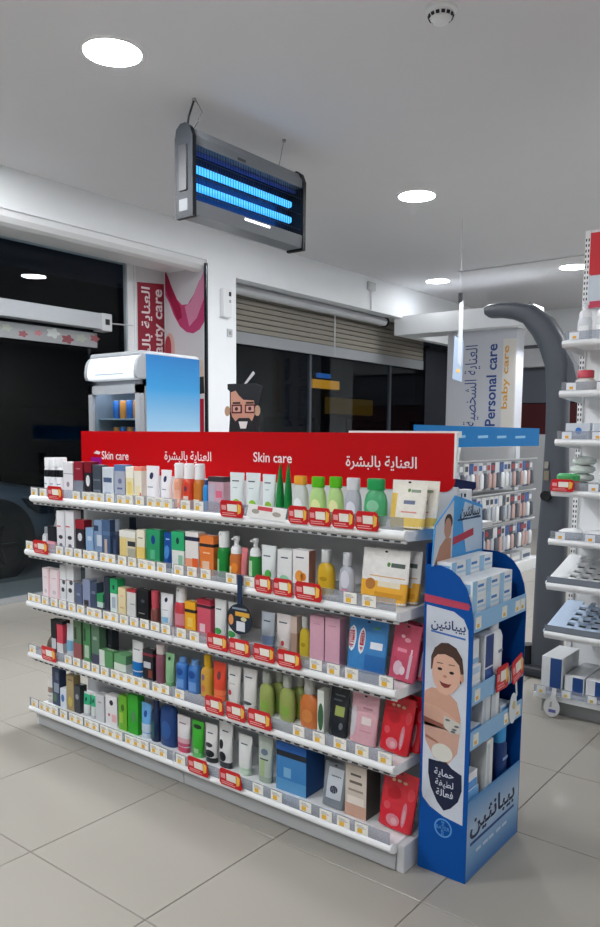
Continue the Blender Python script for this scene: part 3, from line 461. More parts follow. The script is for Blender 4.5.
 (5,-1.2215,0.101,0.208,0.055,'bottle','20427c','1a3260',[('o',0.15,0.55,-0.6,0.6,'335c9c')],'large dark blue bottle',{'cf': 0.14}),
 (5,-1.125,0.082,0.155,0.055,'tube','dcd8da','c44a68',[(0,0.26,-1,1,'c85878'),(0.78,0.81,-0.6,0.5,'8a7078'),(0.26,0.4,-1,1,'dba8b4')],'white tube with pink lower end',{}),
 (5,-1.0385,0.073,0.154,0.055,'tube','3fae34','62bc68',[('o',0.78,0.9,-0.7,0.7,'1a2c1c'),(0.05,0.25,-0.3,0.5,'9ccc98')],'green tube with black oval',{}),
 (5,-0.96,0.072,0.16,0.055,'tube','dfdfdd','2c2e32',[('o',0.04,0.34,-0.8,0.8,'23262a'),('o',0.4,0.52,-0.8,0.5,'3a3d42'),(0.75,0.78,-0.5,0.4,'4c5a66')],'white tube with black stones print',{}),
 (5,-0.8785,0.081,0.185,0.055,'tube','dcdcdc','34363c',[('o',0.4,0.62,-0.8,-0.1,'202226'),('o',0.1,0.36,-0.8,0.4,'24262c'),(0.8,0.8300000000000001,-0.4,0.5,'5a6068')],'white tube with large black splash',{}),
 (5,-0.7725,0.075,0.161,0.055,'tube','dfe2e0','c4d4c4',[(0.76,0.79,-0.5,0.5,'4c5a66'),(0,0.18,-1,1,'b4d4b4')],'white tube with pale green base',{}),
 (5,-0.6655,0.077,0.181,0.055,'tube','b4bfb6','9caa9c',[('o',0.6,0.74,-0.5,0.5,'6a788c'),(0.05,0.5,-0.5,0.2,'a8bc8c'),(0.5,0.53,-0.6,0.6,'44504c')],'translucent pale green tube',{}),
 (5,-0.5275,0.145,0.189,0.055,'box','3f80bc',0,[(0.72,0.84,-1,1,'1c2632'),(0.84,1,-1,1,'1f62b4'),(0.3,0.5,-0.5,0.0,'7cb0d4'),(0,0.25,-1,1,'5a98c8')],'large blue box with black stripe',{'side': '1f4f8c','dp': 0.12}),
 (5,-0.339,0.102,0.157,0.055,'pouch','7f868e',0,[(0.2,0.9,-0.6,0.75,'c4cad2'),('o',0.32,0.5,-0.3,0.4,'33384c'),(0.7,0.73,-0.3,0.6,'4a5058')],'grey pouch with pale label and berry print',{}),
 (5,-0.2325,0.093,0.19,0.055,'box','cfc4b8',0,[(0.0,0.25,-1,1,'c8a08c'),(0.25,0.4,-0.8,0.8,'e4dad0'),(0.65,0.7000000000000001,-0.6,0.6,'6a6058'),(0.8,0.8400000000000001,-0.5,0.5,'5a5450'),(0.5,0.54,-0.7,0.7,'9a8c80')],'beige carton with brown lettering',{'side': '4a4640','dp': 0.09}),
 (5,-0.0795,0.137,0.198,0.055,'pouch','cc2434',0,[('o',0.8,0.85,-0.5,-0.3,'dfb890'),('o',0.81,0.86,-0.2,0.05,'e2c09a'),('o',0.8,0.85,0.15,0.4,'dfb890'),('o',0.08,0.52,0.36,0.62,'c9808c'),('o',0.14,0.4,0.42,0.56,'d8a4ae'),('o',0.05,0.26,-0.5,0.3,'d2838e'),('o',0.08,0.2,-0.2,0.15,'dcaab2'),('o',0.5,0.72,-0.65,0.15,'b41624'),('o',0.3,0.44,-0.75,-0.35,'d8505c'),('o',0.55,0.78,0.5,0.9,'d8404c')],'bright red foil sachet on its own',{}),
]
# ================================================================ SKIN-CARE GONDOLA
SHELF_Z = {1: 1.14, 2: .883, 3: .628, 4: .3715, 5: .100}
SHELF_YF = {1: .018, 2: -.018, 3: -.018, 4: -.018, 5: -.022}
SHELF_NAME = {1: "the gondola's top shelf", 2: "the gondola's second shelf", 3: "the gondola's third shelf", 4: "the gondola's fourth shelf", 5: "the gondola's bottom shelf"}
GXL, GXM, GXR = -2.12, -1.075, -.03
gond = thing('gondola_shelving', 'white two-bay gondola with five shelves under a red header board', 'shelving', (-1.05, .15, 0))
for a, b in ((-2.085, -1.047), (-1.043, -.03)): MB().bbox(a, b, -.006, .010, .006, .080, .002).build('kick_panel', mat('kick_grey', 'a9abad', .45, noise=.03), gond)
MB().bbox(-.03, .0, .0, .29, 0, .096, .004).build('end_panel', M_LGREY, gond)
MB().bbox(-2.115, -2.085, .0, .29, 0, .096, .004).build('end_panel', M_LGREY, gond)
for a, b in ((-2.1, -1.047), (-1.043, .0)): MB().box(a, b, .30, .31, .1, 1.27).build('back_panel', mat('back_panel_enamel', 'c4c6c9', .45, noise=.03, scale=8), gond)
for x in (-2.1, -1.045, -.015):
    u = MB().bbox(x-.015, x+.015, .31, .345, 0, 1.25, .002).build('upright', M_LGREY, gond)
    s_ = MB()
    for k in range(48): s_.box(x-.004, x+.004, .3085, .3095, .12+.0235*k, .132+.0235*k)
    s_.build('slot_row', M_DARK, u)
MB().box(-2.1, .0, .345, .60, 1.115, 1.13).build('rear_shelf', M_WHITE, gond)
MB().box(-2.1, .0, .345, .62, 0, .10).build('rear_base', M_LGREY, gond)
# one price ticket: white card with a yellow price field
tk = MB(); tk.box(-.026, .026, -.0012, 0, 0, .037); tk.cur = 1; tk.box(-.016, .004, -.0016, -.0011, .003, .019); tk.cur = 2
for k in range(3): tk.box(-.019, .017-.006*k, -.0016, -.0011, .021+.004*k, .0225+.004*k)
ticket = tk.build('price_ticket', [col('eceae4'), col('e2b23c'), col('8a8a90')], None, local=True)
TAGS = [(1,-1.894,.134,'under the black-banded white bottles'),(1,-.772,.123,'under the left green-leaf tube'),(1,-.453,.089,'under the clear bottle with orange cap'),(1,-.359,.096,'under the right bright green cap'),
 (1,-.261,.092,'under the clear grey bottle'),(1,-.166,.092,'under the green gel bottle'),(2,-1.967,.147,'beside the small pink and black box'),(2,-.582,.081,'left of three in a row'),
 (2,-.491,.091,'middle of three in a row'),(2,-.378,.117,'right of three, below the yellow oval bottle'),(3,-.814,.112,'left of the navy paddle'),(3,-.699,.109,'under the navy paddle'),
 (3,-.578,.106,'below the white tube fading to blue'),(3,-.461,.11,'left of the rose pink cartons'),(4,-1.927,.147,'below the narrow red box'),(4,-.831,.102,'below the white tube with red print'),
 (4,-.718,.104,'middle of three, below the dark-based tube'),(4,-.599,.12,'below the left olive oval bottle'),(5,-.92,.122,'below the black stones tube'),(5,-.742,.121,'below the pale green based tube')]
for s in range(1, 6):
    z, yf = SHELF_Z[s], SHELF_YF[s]
    for bay, (a, b) in enumerate(((GXL, GXM-.001), (GXM+.001, GXR))):
        sh = MB().box(a, b, yf+.004, .299, z-.012, z-.0005).build('shelf', M_WHITE, gond)
        # rolled front lip
        prof = [(.012,.0),(.0,.004),(-.010,.002),(-.016,-.006),(-.017,-.015),(-.012,-.023),(-.002,-.028),(.012,-.028)]
        m_ = MB(); k = len(prof)
        m_.add([(a, yf+p, z+q) for p, q in prof]+[(b, yf+p, z+q) for p, q in prof], [[i, k+i, k+(i+1) % k, (i+1) % k] for i in range(k)]+[list(range(k))[::-1], list(range(k, 2*k))][::-1])
        m_.build('front_lip', M_WHITE, sh, smooth=True)
        if s < 5:
            MB().box(a+.004, b-.004, yf+.004, yf+.010, z-.040, z-.027).build('slotted_flange', M_LGREY, sh)
            m_ = MB(); q = a+.03
            while q < b-.04: m_.box(q, q+.024, yf+.003, yf+.0045, z-.038, z-.0325); q += .042
            m_.build('slot_row', M_DARK, sh)
        for xe in ((a,) if bay == 0 else (b,)):
            sg = .0025 if bay else -.0025
            MB().prism([(yf+.0, z-.001), (yf+.0, z-.030), (yf+.012, z-.032), (.26, z-.045), (.295, z-.03), (.295, z-.001)][::-1 if sg < 0 else 1], (xe, 0, 0), Y_, Z_, -sg if sg < 0 else sg).build('side_flange', M_WHITE, sh)
        MB().box(a+.006, b-.006, yf-.0125, yf-.011, z+.004, z+.046).build('ticket_strip', M_CLEAR, sh)
        x = a+.035+random.uniform(0, .02)
        while x < b-.03:
            if not any(t[0] == s and abs(t[1]-x) < t[2]/2+.028 for t in TAGS) and not (s == 1 and -.715 < x < -.49):
                t = ticket.copy(); COL.objects.link(t); t.parent = sh; t.location = Vector((x, yf-.0128, z+.004+random.uniform(0, .004)))-gond.location
            x += (random.choice((.05, .066, .072)) if bay == 0 else random.choice((.075, .09, .135)))
bpy.data.objects.remove(ticket)
# red header board, lower corners rounded
HR = []
for k in range(7): HR.append((-.05+.04*math.sin(k*math.pi/12), 1.292-.04*math.cos(k*math.pi/12)))
hdr = MB().prism([(-2.1, 1.252)] + HR + [(-.01, 1.455), (-2.1, 1.455)], (0, .305, 0), X_, Z_, .010).build('header_board', mat('red_board', 'ba000a', .5, spec=.15, noise=.04, scale=3), gond)
M_LET = col('eedfe0', .4)
text('lettering', 'Skin care', (-1.935, .295, 1.318), X_, Z_, .205, M_LET, hdr, bold=.012)
text('lettering', arabic('العناية بالبشرة'), (-1.475, .295, 1.328), X_, Z_, .30, M_LET, hdr, bold=.012)
text('lettering', 'Skin care', (-.930, .295, 1.333), X_, Z_, .205, M_LET, hdr, bold=.012)
text('lettering', arabic('العناية بالبشرة'), (-.462, .295, 1.330), X_, Z_, .305, M_LET, hdr, bold=.012)
pu = col('8c1080')
patch('sticker', [(-2.03,1.255),(-2.0,1.255),(-2.0,1.302),(-1.965,1.302),(-1.965,1.255),(-1.94,1.255),(-1.94,1.325),(-2.02,1.325)], (0,.295,0), X_, Z_, pu, hdr)
patch('sticker', [(-2.0,1.345),(-1.955,1.34),(-1.945,1.352),(-1.975,1.358)], (0,.295,0), X_, Z_, col('ded6da'), hdr)
MB().box(-.012, -.004, .293, .307, 1.30, 1.457).build('edge_strip', M_WHITE, hdr)
MB().box(-.46, -.004, .307, .33, 1.44, 1.462).build('top_channel', M_WHITE, hdr)
sp_ = MB().bbox(-.01, .022, .335, .37, .9, 1.262, .003).build('slotted_post', M_WHITE, gond)
s_ = MB()
for k in range(14):
    for dx in (-.004, .010): s_.box(dx, dx+.007, .3335, .3345, .95+.022*k, .962+.022*k)
s_.build('slot_row', M_DARK, sp_)

# ---------------------------------------------------------------- products on the gondola
def interp(secs, z):
    if z <= secs[0][0]: return secs[0]
    for a, b in zip(secs, secs[1:]):
        if a[0] <= z <= b[0]:
            t = (z-a[0])/max(1e-9, b[0]-a[0]); return (z,)+tuple(a[i]+(b[i]-a[i])*t for i in range(1, 4))
    return secs[-1]
def band_on_box(bd, w, d, h, root):
    ov = bd[0] == 'o'; z0, z1, u0, u1, c = bd[1:] if ov else bd
    if not ov and u0 <= -.99 and u1 >= .99:
        e = .0005
        return MB().box(-w/2-e, w/2+e, -d/2-e, d/2+e, z0*h+(.001 if z0 < .01 else 0), z1*h+(e if z1 > .99 else 0)).build('band', col(c), root, local=True)
    x0, x1 = u0*w/2*.98, u1*w/2*.98
    pts = ell((x0+x1)/2, (z0+z1)*h/2, (x1-x0)/2, (z1-z0)*h/2, 16) if ov else rect(x0, z0*h+(.0015 if z0 < .01 else 0), x1, z1*h)
    return MB().prism(pts, (0, -d/2, 0), X_, Z_, .0008).build('print', col(c), root, local=True)
def band_on_loft(bd, secs, h, root, lo, hi):
    ov = bd[0] == 'o'; z0, z1, u0, u1, c = bd[1:] if ov else bd
    z0, z1 = max(z0*h, lo+.0005), min(z1*h, hi-.0005)
    if z1-z0 < .0015: return
    full = not ov and u0 <= -.96 and u1 >= .96
    nz = max(2, int((z1-z0)/.012)+1); mb = MB()
    if full:
        ss = []
        for i in range(nz+1):
            z, a, b, n = interp(secs, z0+(z1-z0)*i/nz); ss.append((z, a+.0005, b+.0005, n))
        mb.loft(ss, 24, cap=False)
        return mb.build('band', col(c), root, True, local=True)
    nu = 8; u0, u1 = max(u0, -.97), min(u1, .97)
    if ov: nz = 10
    for i in range(nz+1):
        fz = i/nz; z = z0+(z1-z0)*fz; _, a, b, n = interp(secs, z)
        k = math.sqrt(max(0, 1-(2*fz-1)**2)) if ov else 1
        for j in range(nu+1):
            u = (u0+u1)/2+(u1-u0)*(j/nu-.5)*k
            y = -b*max(0, 1-abs(u)**n)**(1/n)
            mb.v.append((u*a, y-.0007, z))
    for i in range(nz):
        for j in range(nu):
            p = i*(nu+1)+j; mb.f.append([p, p+1, p+nu+2, p+nu+1]); mb.mi.append(0)
    return mb.build('print', col(c), root, True, local=True)
def foil(h): return mat('foil_'+h, h, .22, noise=.15, scale=45, bump=1.0, spec=.5)
NAMES = dict(box='carton', tube='squeeze_tube', bottle='bottle', pump='pump_bottle', foam='foam_bottle', oval='oval_bottle', pouch='sachet', leaf='leaf_bottle', bag='plastic_bag', dome='soap_dish')
CATS = dict(box='carton', tube='tube', bottle='bottle', pump='bottle', foam='bottle', oval='bottle', pouch='sachet', leaf='bottle', bag='bag', dome='dish')
def product(kind, w, h, body, cap, bands, label, loc, group=None, dp=None, cf=.2, sh=None, side=None, rotz=0, tilt=0, ry=0):
    w -= .002
    d = dp or dict(box=.042, tube=.036, bottle=min(w*.85, .046), pump=min(w*.85, .046), foam=min(w*.85, .046), oval=w*.5, pouch=.034, leaf=.035, bag=.05, dome=.06)[kind]
    root = thing(NAMES[kind], label, CATS[kind], (loc[0], loc[1]+d/2, loc[2]), group, (tilt, ry, rotz))
    bm_ = col(body, .4 if kind == 'box' else .28)
    hw, hd = w/2, d/2
    if kind == 'box':
        MB().bbox(-hw, hw, -hd, hd, 0, h, .0012).build('box_body', bm_, root, local=True)
        MB().prism(rect(-hw*.5, hd*.15, hw*.5, hd*.55), (0,0,h), X_, Y_, .0006).build('flap', col('d8d8d6'), root, local=True)
        for bd in bands: band_on_box(bd, w, d, h, root)
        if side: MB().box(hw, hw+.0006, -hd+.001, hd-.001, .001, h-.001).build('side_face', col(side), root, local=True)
    elif kind == 'tube':
        c = .13*h
        MB().loft([(0, hw*.80, hd*.92, 2.2), (c*.1, hw*.84, hd*.96, 2.2), (c*.95, hw*.82, hd*.94, 2.2), (c, hw*.78, hd*.9, 2.2)], 24).build('cap', col(cap or body, .35), root, True, local=True)
        secs = [(c, hw*.80, hd*.92, 2.1), (c+.02*h, hw*.86, hd*.97, 2.1), (.4*h, hw*.91, hd*.86, 2.2), (.7*h, hw*.96, hd*.52, 2.4), (.92*h, hw*1.0, hd*.12, 4), (h, hw*1.0, hd*.1, 6)]
        MB().loft(secs, 24).build('tube_body', bm_, root, True, local=True)
        MB().box(-hw*.99, hw*.99, -hd*.13, hd*.13, .945*h, .965*h).build('crimp', bm_, root, local=True)
        for bd in bands: band_on_loft(bd, secs, h, root, c, .93*h)
    elif kind in ('bottle', 'oval', 'pump', 'foam'):
        if kind == 'oval':
            t = (1-cf)*h; cw = .60 if loc[2] > 1.1 else .36
            secs = [(0, hw*.78, hd*.8, 2.3), (.02*h, hw*.86, hd*.9, 2.3), (.2*t, hw*.97, hd, 2.3), (.45*t, hw, hd, 2.3), (.7*t, hw*.97, hd, 2.3), (.88*t, hw*.82, hd*.9, 2.2), (.97*t, hw*(cw+.04), hd*.7, 2), (t, hw*cw, hd*.65, 2)]
            cs = [(t, hw*(cw+.1), hd*.75, 3), (t+.02*h, hw*(cw+.12), hd*.8, 3), (.97*h, hw*(cw+.12), hd*.8, 3), (h, hw*(cw+.08), hd*.74, 3)]
        elif kind == 'bottle':
            t = (1-cf)*h; q = sh or .55
            secs = [(0, hw*.92, hd*.92, 2.6), (.02*h, hw, hd, 2.6), (.55*t, hw, hd, 2.6), (.86*t, hw*.97, hd*.97, 2.4), (.95*t, hw*.8, hd*.8, 2.2), (t, hw*.45, hd*.5, 2)]
            cs = [(t-.004, hw*q, hd*max(q, .6), 2), (.97*h, hw*q, hd*max(q, .6), 2), (h, hw*q*.9, hd*max(q, .6)*.9, 2)]
        elif kind == 'pump':
            t = .68*h
            secs = [(0, hw*.92, hd*.92, 2.3), (.02*h, hw, hd, 2.3), (.8*t, hw, hd, 2.3), (.94*t, hw*.85, hd*.85, 2.1), (t, hw*.5, hd*.6, 2)]
            cs = [(t-.004, hw*.78, hd*.85, 2), (t+.02*h, hw*.8, hd*.88, 2), (.96*h, hw*.78, hd*.85, 2), (h, hw*.72, hd*.78, 2)]
        else:
            t = .6*h
            secs = [(0, hw*.92, hd*.92, 2.3), (.02*h, hw, hd, 2.3), (.85*t, hw, hd, 2.3), (t, hw*.82, hd*.85, 2)]
            cs = [(t, hw*.86, hd*.9, 2), (.70*h, hw*.86, hd*.9, 2), (.77*h, hw*.6, hd*.65, 2), (.79*h, hw*.34, hd*.4, 2), (.9*h, hw*.32, hd*.36, 2), (.905*h, hw*.46, hd*.5, 2), (.98*h, hw*.46, hd*.5, 2), (h, hw*.4, hd*.44, 2)]
        MB().loft(secs, 24).build('bottle_body', bm_, root, True, local=True)
        MB().loft(cs, 20).build('cap', col(cap or body, .35), root, True, local=True)
        if kind in ('foam', 'pump'):
            MB().bbox(-hw*.14, hw*.14, -hd*1.25, -hd*.3, .93*h, .975*h, .002).build('nozzle', col(cap, .35), root, local=True)
        for bd in bands: band_on_loft(bd, secs, h, root, 0, .93*t)
    elif kind == 'pouch':
        secs = [(0, hw*.94, hd*.95, 3.2), (.02*h, hw*.96, hd, 3.2), (.2*h, hw*.98, hd*.9, 3), (.5*h, hw, hd*.6, 2.8), (.8*h, hw, hd*.22, 3), (.9*h, hw, hd*.06, 6), (h, hw, hd*.05, 6)]
        MB().loft(secs, 28).build('foil_body', foil(body), root, True, local=True)
        for zz in (.92, .945, .97): MB().box(-hw*.995, hw*.995, -hd*.085, hd*.085, zz*h, zz*h+.0015).build('seal_line', col(body, .22), root, local=True)
        MB().prism(ell(0, .957*h, .006, .0035, 12), (0, -hd*.09, 0), X_, Z_, .0006).build('hang_hole', M_DARK, root, local=True)
        for bd in bands: band_on_loft(bd, secs, h, root, 0, .9*h)
    elif kind == 'leaf':
        MB().loft([(0, hw*.9, hd*.9, 2), (.02*h, hw, hd, 2), (.3*h, hw*.98, hd*.95, 2), (.6*h, hw*.72, hd*.7, 2), (.85*h, hw*.38, hd*.4, 2), (.97*h, hw*.12, hd*.14, 2), (h, hw*.03, hd*.03, 2)], 18).build('bottle_body', bm_, root, True, local=True)
        MB().loft([(0, hw*.96, hd*.96, 2), (.07*h, hw*1.03, hd*1.03, 2)], 18).build('cap', col(cap), root, True, local=True)
        for sx in (-1, 1): MB().add([(sx*hw*.98, -.001, .32*h), (sx*hw*1.12, 0, .37*h), (sx*hw*.93, .001, .4*h)], [(0,1,2),(2,1,0)]).build('thorn', col(cap), root, local=True)
    elif kind == 'bag':
        rs = random.Random(3); secs = [(0, hw*.7, hd*.5, 3)]
        m_ = MB().loft([(0, hw*.75, hd*.6, 3), (.1*h, hw*.9, hd, 3), (.4*h, hw, hd*.9, 3), (.7*h, hw*.92, hd*.6, 3), (.9*h, hw*.8, hd*.2, 4), (h, hw*.95, hd*.08, 4)], 22)
        m_.v = [(x+rs.uniform(-.004, .004), y+rs.uniform(-.004, .004), max(0, z+rs.uniform(-.004, .004))) for x, y, z in m_.v]
        m_.build('film', M_BAG, root, False, local=True)
        MB().bbox(-hw*.5, hw*.4, -hd*.3, hd*.3, .002, .45*h, .002).build('insert_card', col('6a6e74'), root, local=True)
        MB().bbox(-hw*.9, hw*.9, -hd*.12, hd*.12, .9*h, h, .001).build('bag_header', M_BAG, root, local=True)
    elif kind == 'dome':
        MB().loft([(0, hw*.9, hd*.9, 2), (.25*h, hw, hd, 2), (.6*h, hw*.85, hd*.85, 2), (.9*h, hw*.45, hd*.45, 2), (h, hw*.1, hd*.1, 2)], 20).build('dish_body', bm_, root, True, local=True)
        MB().loft([(0, hw*.95, hd*.95, 2), (.1*h, hw*1.0, hd*1.0, 2)], 20).build('rim', col('7a6e62'), root, True, local=True)
    return root
rnd = random.Random(11)
def shelf_label(desc, s):
    a = desc+' on '+SHELF_NAME[s]
    if len(a.split()) <= 16: return a
    a = desc+', '+('top', 'second', 'third', 'fourth', 'bottom')[s-1]+' gondola shelf'
    return a if len(a.split()) <= 16 else desc+', '+('top', 'second', 'third', 'fourth', 'bottom')[s-1]+' shelf'
for s, x, w, h, y, kind, body, cap, bands, desc, opt in PRODUCTS:
    tilt = -.10 if kind == 'pouch' else 0
    rz = rnd.uniform(-.03, .03) if kind != 'pouch' else rnd.uniform(-.05, .02)
    label = shelf_label(desc, s)
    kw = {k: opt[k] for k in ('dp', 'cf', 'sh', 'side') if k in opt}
    ww = w*(.985 if kind == 'box' else .99)
    grp = opt.get('g')
    ry = .07 if kind == 'pouch' and x > -.13 and s > 2 else 0
    zz = SHELF_Z[s]+(.0022 if tilt else 0)+(ww/2*math.sin(ry))
    product(kind, ww, h, body, cap, bands, label, (x, y, zz), (grp and grp+' on shelf %d' % s), rotz=rz, tilt=tilt, ry=ry, **kw)
    if opt.get('n2'):                                   # the same pack again, standing right behind
        dd = (dict(oval=ww*.5).get(kind, .034))+.012
        side_body = opt.get('side', body) if kind == 'pouch' else body
        product(kind, ww, h*.985, side_body if kind == 'oval' else body, cap, bands, shelf_label(desc.split(',')[0].replace(' at the front', '')+(', second one behind' if kind == 'pouch' else ', behind the '+('left' if 'left' in desc else 'right')+' one'), s),
                (x+.02, y+dd, zz), None, rotz=rz, tilt=tilt, ry=ry, **kw)

# ---------------------------------------------------------------- red promotion tags, white wobbler, navy paddle tag
def promo_tag(label, loc, w, h, facing='y', tilt=.0, group='red promotion price tags', roll=0):
    t = thing('promotion_tag', label, 'price tag', loc, group, (tilt, roll, math.pi/2 if facing == 'x' else 0))
    p = [(-w/2+.008, 0), (w/2-.008, 0), (w/2, .012), (w/2-.004, h-.006), (w/2-.01, h), (-w/2+.012, h), (-w/2+.004, h-.01), (-w/2, .01)]
    MB().prism(p, (0, .001, 0), X_, Z_, .002).build('red_card', col('c4161f', .35), t, local=True)
    MB().prism(rect(-w*.16, h*.36, w*.26, h*.78), (0, -.001, 0), X_, Z_, .0012).build('price_insert', col('e9e6dc'), t, local=True)
    MB().prism([(w*.27, h*.2), (w*.40, h*.3), (w*.44, h*.72), (w*.30, h*.85)], (0, -.001, 0), X_, Z_, .001).build('corner_flash', col('ecbb4c'), t, local=True)
    m_ = MB(); m_.prism(rect(-w*.40, h*.10, w*.2, h*.15), (0, -.001, 0), X_, Z_, .0006); m_.prism(rect(-w*.40, h*.21, w*.12, h*.26), (0, -.001, 0), X_, Z_, .0006)
    m_.prism(rect(-w*.42, h*.42, -w*.22, h*.70), (0, -.001, 0), X_, Z_, .0006)
    m_.build('small_print', col('e39a9c'), t, local=True)
    return t
for s, x, w, d_ in TAGS:
    ordn = {1: 'top', 2: 'second', 3: 'third', 4: 'fourth', 5: 'bottom'}[s]
    promo_tag("red price tag "+d_+", gondola's "+ordn+' shelf', (x, SHELF_YF[s]-.022, SHELF_Z[s]-.005), min(w, .118), .064 if s < 4 else .07, tilt=.10)
wb_ = thing('shelf_wobbler', "glossy white and red shelf strip clipped to the gondola's top shelf", 'shelf talker', (-.60, SHELF_YF[1]-.022, 1.142), None, (.15, .02, 0))
MB().prism([(-.098, .0), (.085, -.004), (.1, .045), (-.08, .05)], (0, 0, 0), X_, Z_, .0015).build('card', col('f4f4f4', .12), wb_, local=True)
MB().prism([(-.04, .03), (.03, .028), (.035, .043), (-.035, .045)], (0, -.0015, 0), X_, Z_, .0006).build('print', col('d8505c'), wb_, local=True)
MB().prism(ell(-.05, .024, .018, .009), (0, -.0015, 0), X_, Z_, .0006).build('print', col('a8a49c'), wb_, local=True)
MB().prism(ell(.05, .02, .02, .009), (0, -.0015, 0), X_, Z_, .0006).build('print', col('b0a8a0'), wb_, local=True)
pd = thing('paddle_tag', 'navy round paddle-shaped tag hanging from the second shelf of the gondola', 'shelf talker', (-.695, -.046, .705))
nav = col('1c3350', .3); org = (-.695, -.044, .705)
MB().prism(ell(0, .058, .062, .058, 28), org, X_, Z_, .003).build('disc', col('1a2736', .3), pd)
MB().prism([(-.011, .11), (.011, .11), (.013, .225), (-.010, .225)], org, X_, Z_, .003).build('handle', nav, pd)
org2 = (-.695, -.047, .705)
MB().prism(rect(-.02, .070, .05, .086), org2, X_, Z_, .0008).build('print', col('d8a43c'), pd)
MB().prism(rect(-.036, .094, .036, .101), org2, X_, Z_, .0008).build('print', col('8a94a4'), pd)
MB().prism(ell(-.042, .052, .012, .02), org2, X_, Z_, .0008).build('print', col('d89458'), pd)
MB().prism(ell(.022, .061, .014, .008), org2, X_, Z_, .0012).build('print', col('c8c8a0'), pd)
MB().prism(rect(-.014, .014, .028, .05), org2, X_, Z_, .001).build('price_insert', col('d4d8e0'), pd)

# ---------------------------------------------------------------- cut-out head behind the header board
ct = thing('cutout_display', 'cardboard cut-out of a cartoon man with beard and glasses above the header', 'cut-out', (-1.04, .365, 1.13))
o_ = (-1.04, .365, 1.46); hairc, skin = col('20242a', .5), col('d09a86', .5)
MB().prism(rect(-.06, -.329, .06, .02), o_, X_, Z_, .005).build('support_card', col('c8cacc'), ct)
MB().prism([(-.092, -.02), (.072, -.02), (.092, .03), (.078, .10), (.105, .185), (.06, .20), (-.098, .202), (-.098, .18), (-.085, .17), (-.085, .05)], o_, X_, Z_, .006).build('head_card', hairc, ct)
oo = (-1.04, .359, 1.46)
MB().prism([(-.078, .085), (-.078, .165), (-.05, .172), (-.03, .15), (-.005, .132), (.055, .128), (.062, .085), (.05, .03), (-.06, .03)], oo, X_, Z_, .001).build('face', skin, ct)
MB().prism([(-.078, -.02), (.06, -.02), (.062, .07), (.045, .04), (.03, .055), (-.03, .055), (-.05, .04), (-.078, .07)], (-1.04, .358, 1.46), X_, Z_, .001).build('beard', hairc, ct)
MB().prism([(-.03, .04), (.022, .04), (.012, .01), (-.02, .01)], (-1.04, .357, 1.46), X_, Z_, .001).build('mouth', col('eeeeee'), ct)
for cx in (-.042, .035):
    MB().prism(rect(cx-.03, .075, cx+.03, .112), (-1.04, .358, 1.46), X_, Z_, .001).build('spectacle_rim', col('5a2026'), ct)
    MB().prism(rect(cx-.022, .081, cx+.022, .106), (-1.04, .357, 1.46), X_, Z_, .001).build('lens', col('d8aca0'), ct)
    MB().prism(ell(cx, .094, .009, .008), (-1.04, .356, 1.46), X_, Z_, .001).build('eye', col('4a2024'), ct)
    MB().prism(rect(cx-.024, .115, cx+.02, .123), (-1.04, .358, 1.46), X_, Z_, .001).build('eyebrow', col('40302c'), ct)
for cx in (-.098, .076): MB().prism(ell(cx, .085, .016, .022), (-1.04, .3585, 1.46), X_, Z_, .0015).build('ear', col('c8a48c'), ct)
MB().prism([(.0, .2), (.012, .2), (.06, .24), (.05, .25)], (-1.04, .362, 1.46), X_, Z_, .004).build('razor_handle', col('d8dade'), ct)

# ================================================================ BLUE BABY-CARE FLOOR DISPLAY
dis = thing('floor_display', 'blue cardboard floor display with a baby photo, at the end of the gondola', 'display stand', (.1, .29, 0))
M_BLUE = mat('blue_card', '004c9c', .5, spec=.2, noise=.05, scale=5)
XL, XR, Y0, Y1 = .009, .183, .075, .502
arc = [(XR, .82), (.181, .87), (.172, .925), (.155, .97), (.13, 1.004), (.1, 1.024), (.065, 1.034), (XL, 1.034)]
out_ = [(XL, 0), (XR, 0)] + arc
near = MB().prism(out_, (0, Y0+.004, 0), X_, Z_, .004).build('side_panel', M_BLUE, dis)
MB().prism(out_, (0, Y1, 0), X_, Z_, .004).build('side_panel', M_BLUE, dis)
MB().box(XL, XL+.004, Y0+.004, Y1-.004, 0, 1.10).build('back_panel', M_BLUE, dis)
E0 = (0, Y0, 0)
P = lambda n, pts, c, th=.0006, lay=0: patch(n, pts, (0, Y0-.0006*lay, 0), X_, Z_, col(c, .35), near, th)
P('red_stripe', [(XL, .937), (XL, .912), (.165, .903), (.17, .915), (.165, .924)], 'b8425c')
white = [(.018, .27), (.022, .25), (.05, .225), (.1, .205), (.168, .195), (.168, .80), (.166, .84), (.15, .872), (.115, .892), (.018, .902)]
P('photo_panel', white, 'c9d0dc')
text('lettering', arabic('بيبانثين'), (.036, Y0-.0006, .832), X_, Z_, .122, col('23386c'), near, th=.0008, bold=.022)
P('underline', [(.036, .822), (.158, .812), (.158, .806), (.036, .816)], '3c6cb8', lay=1)
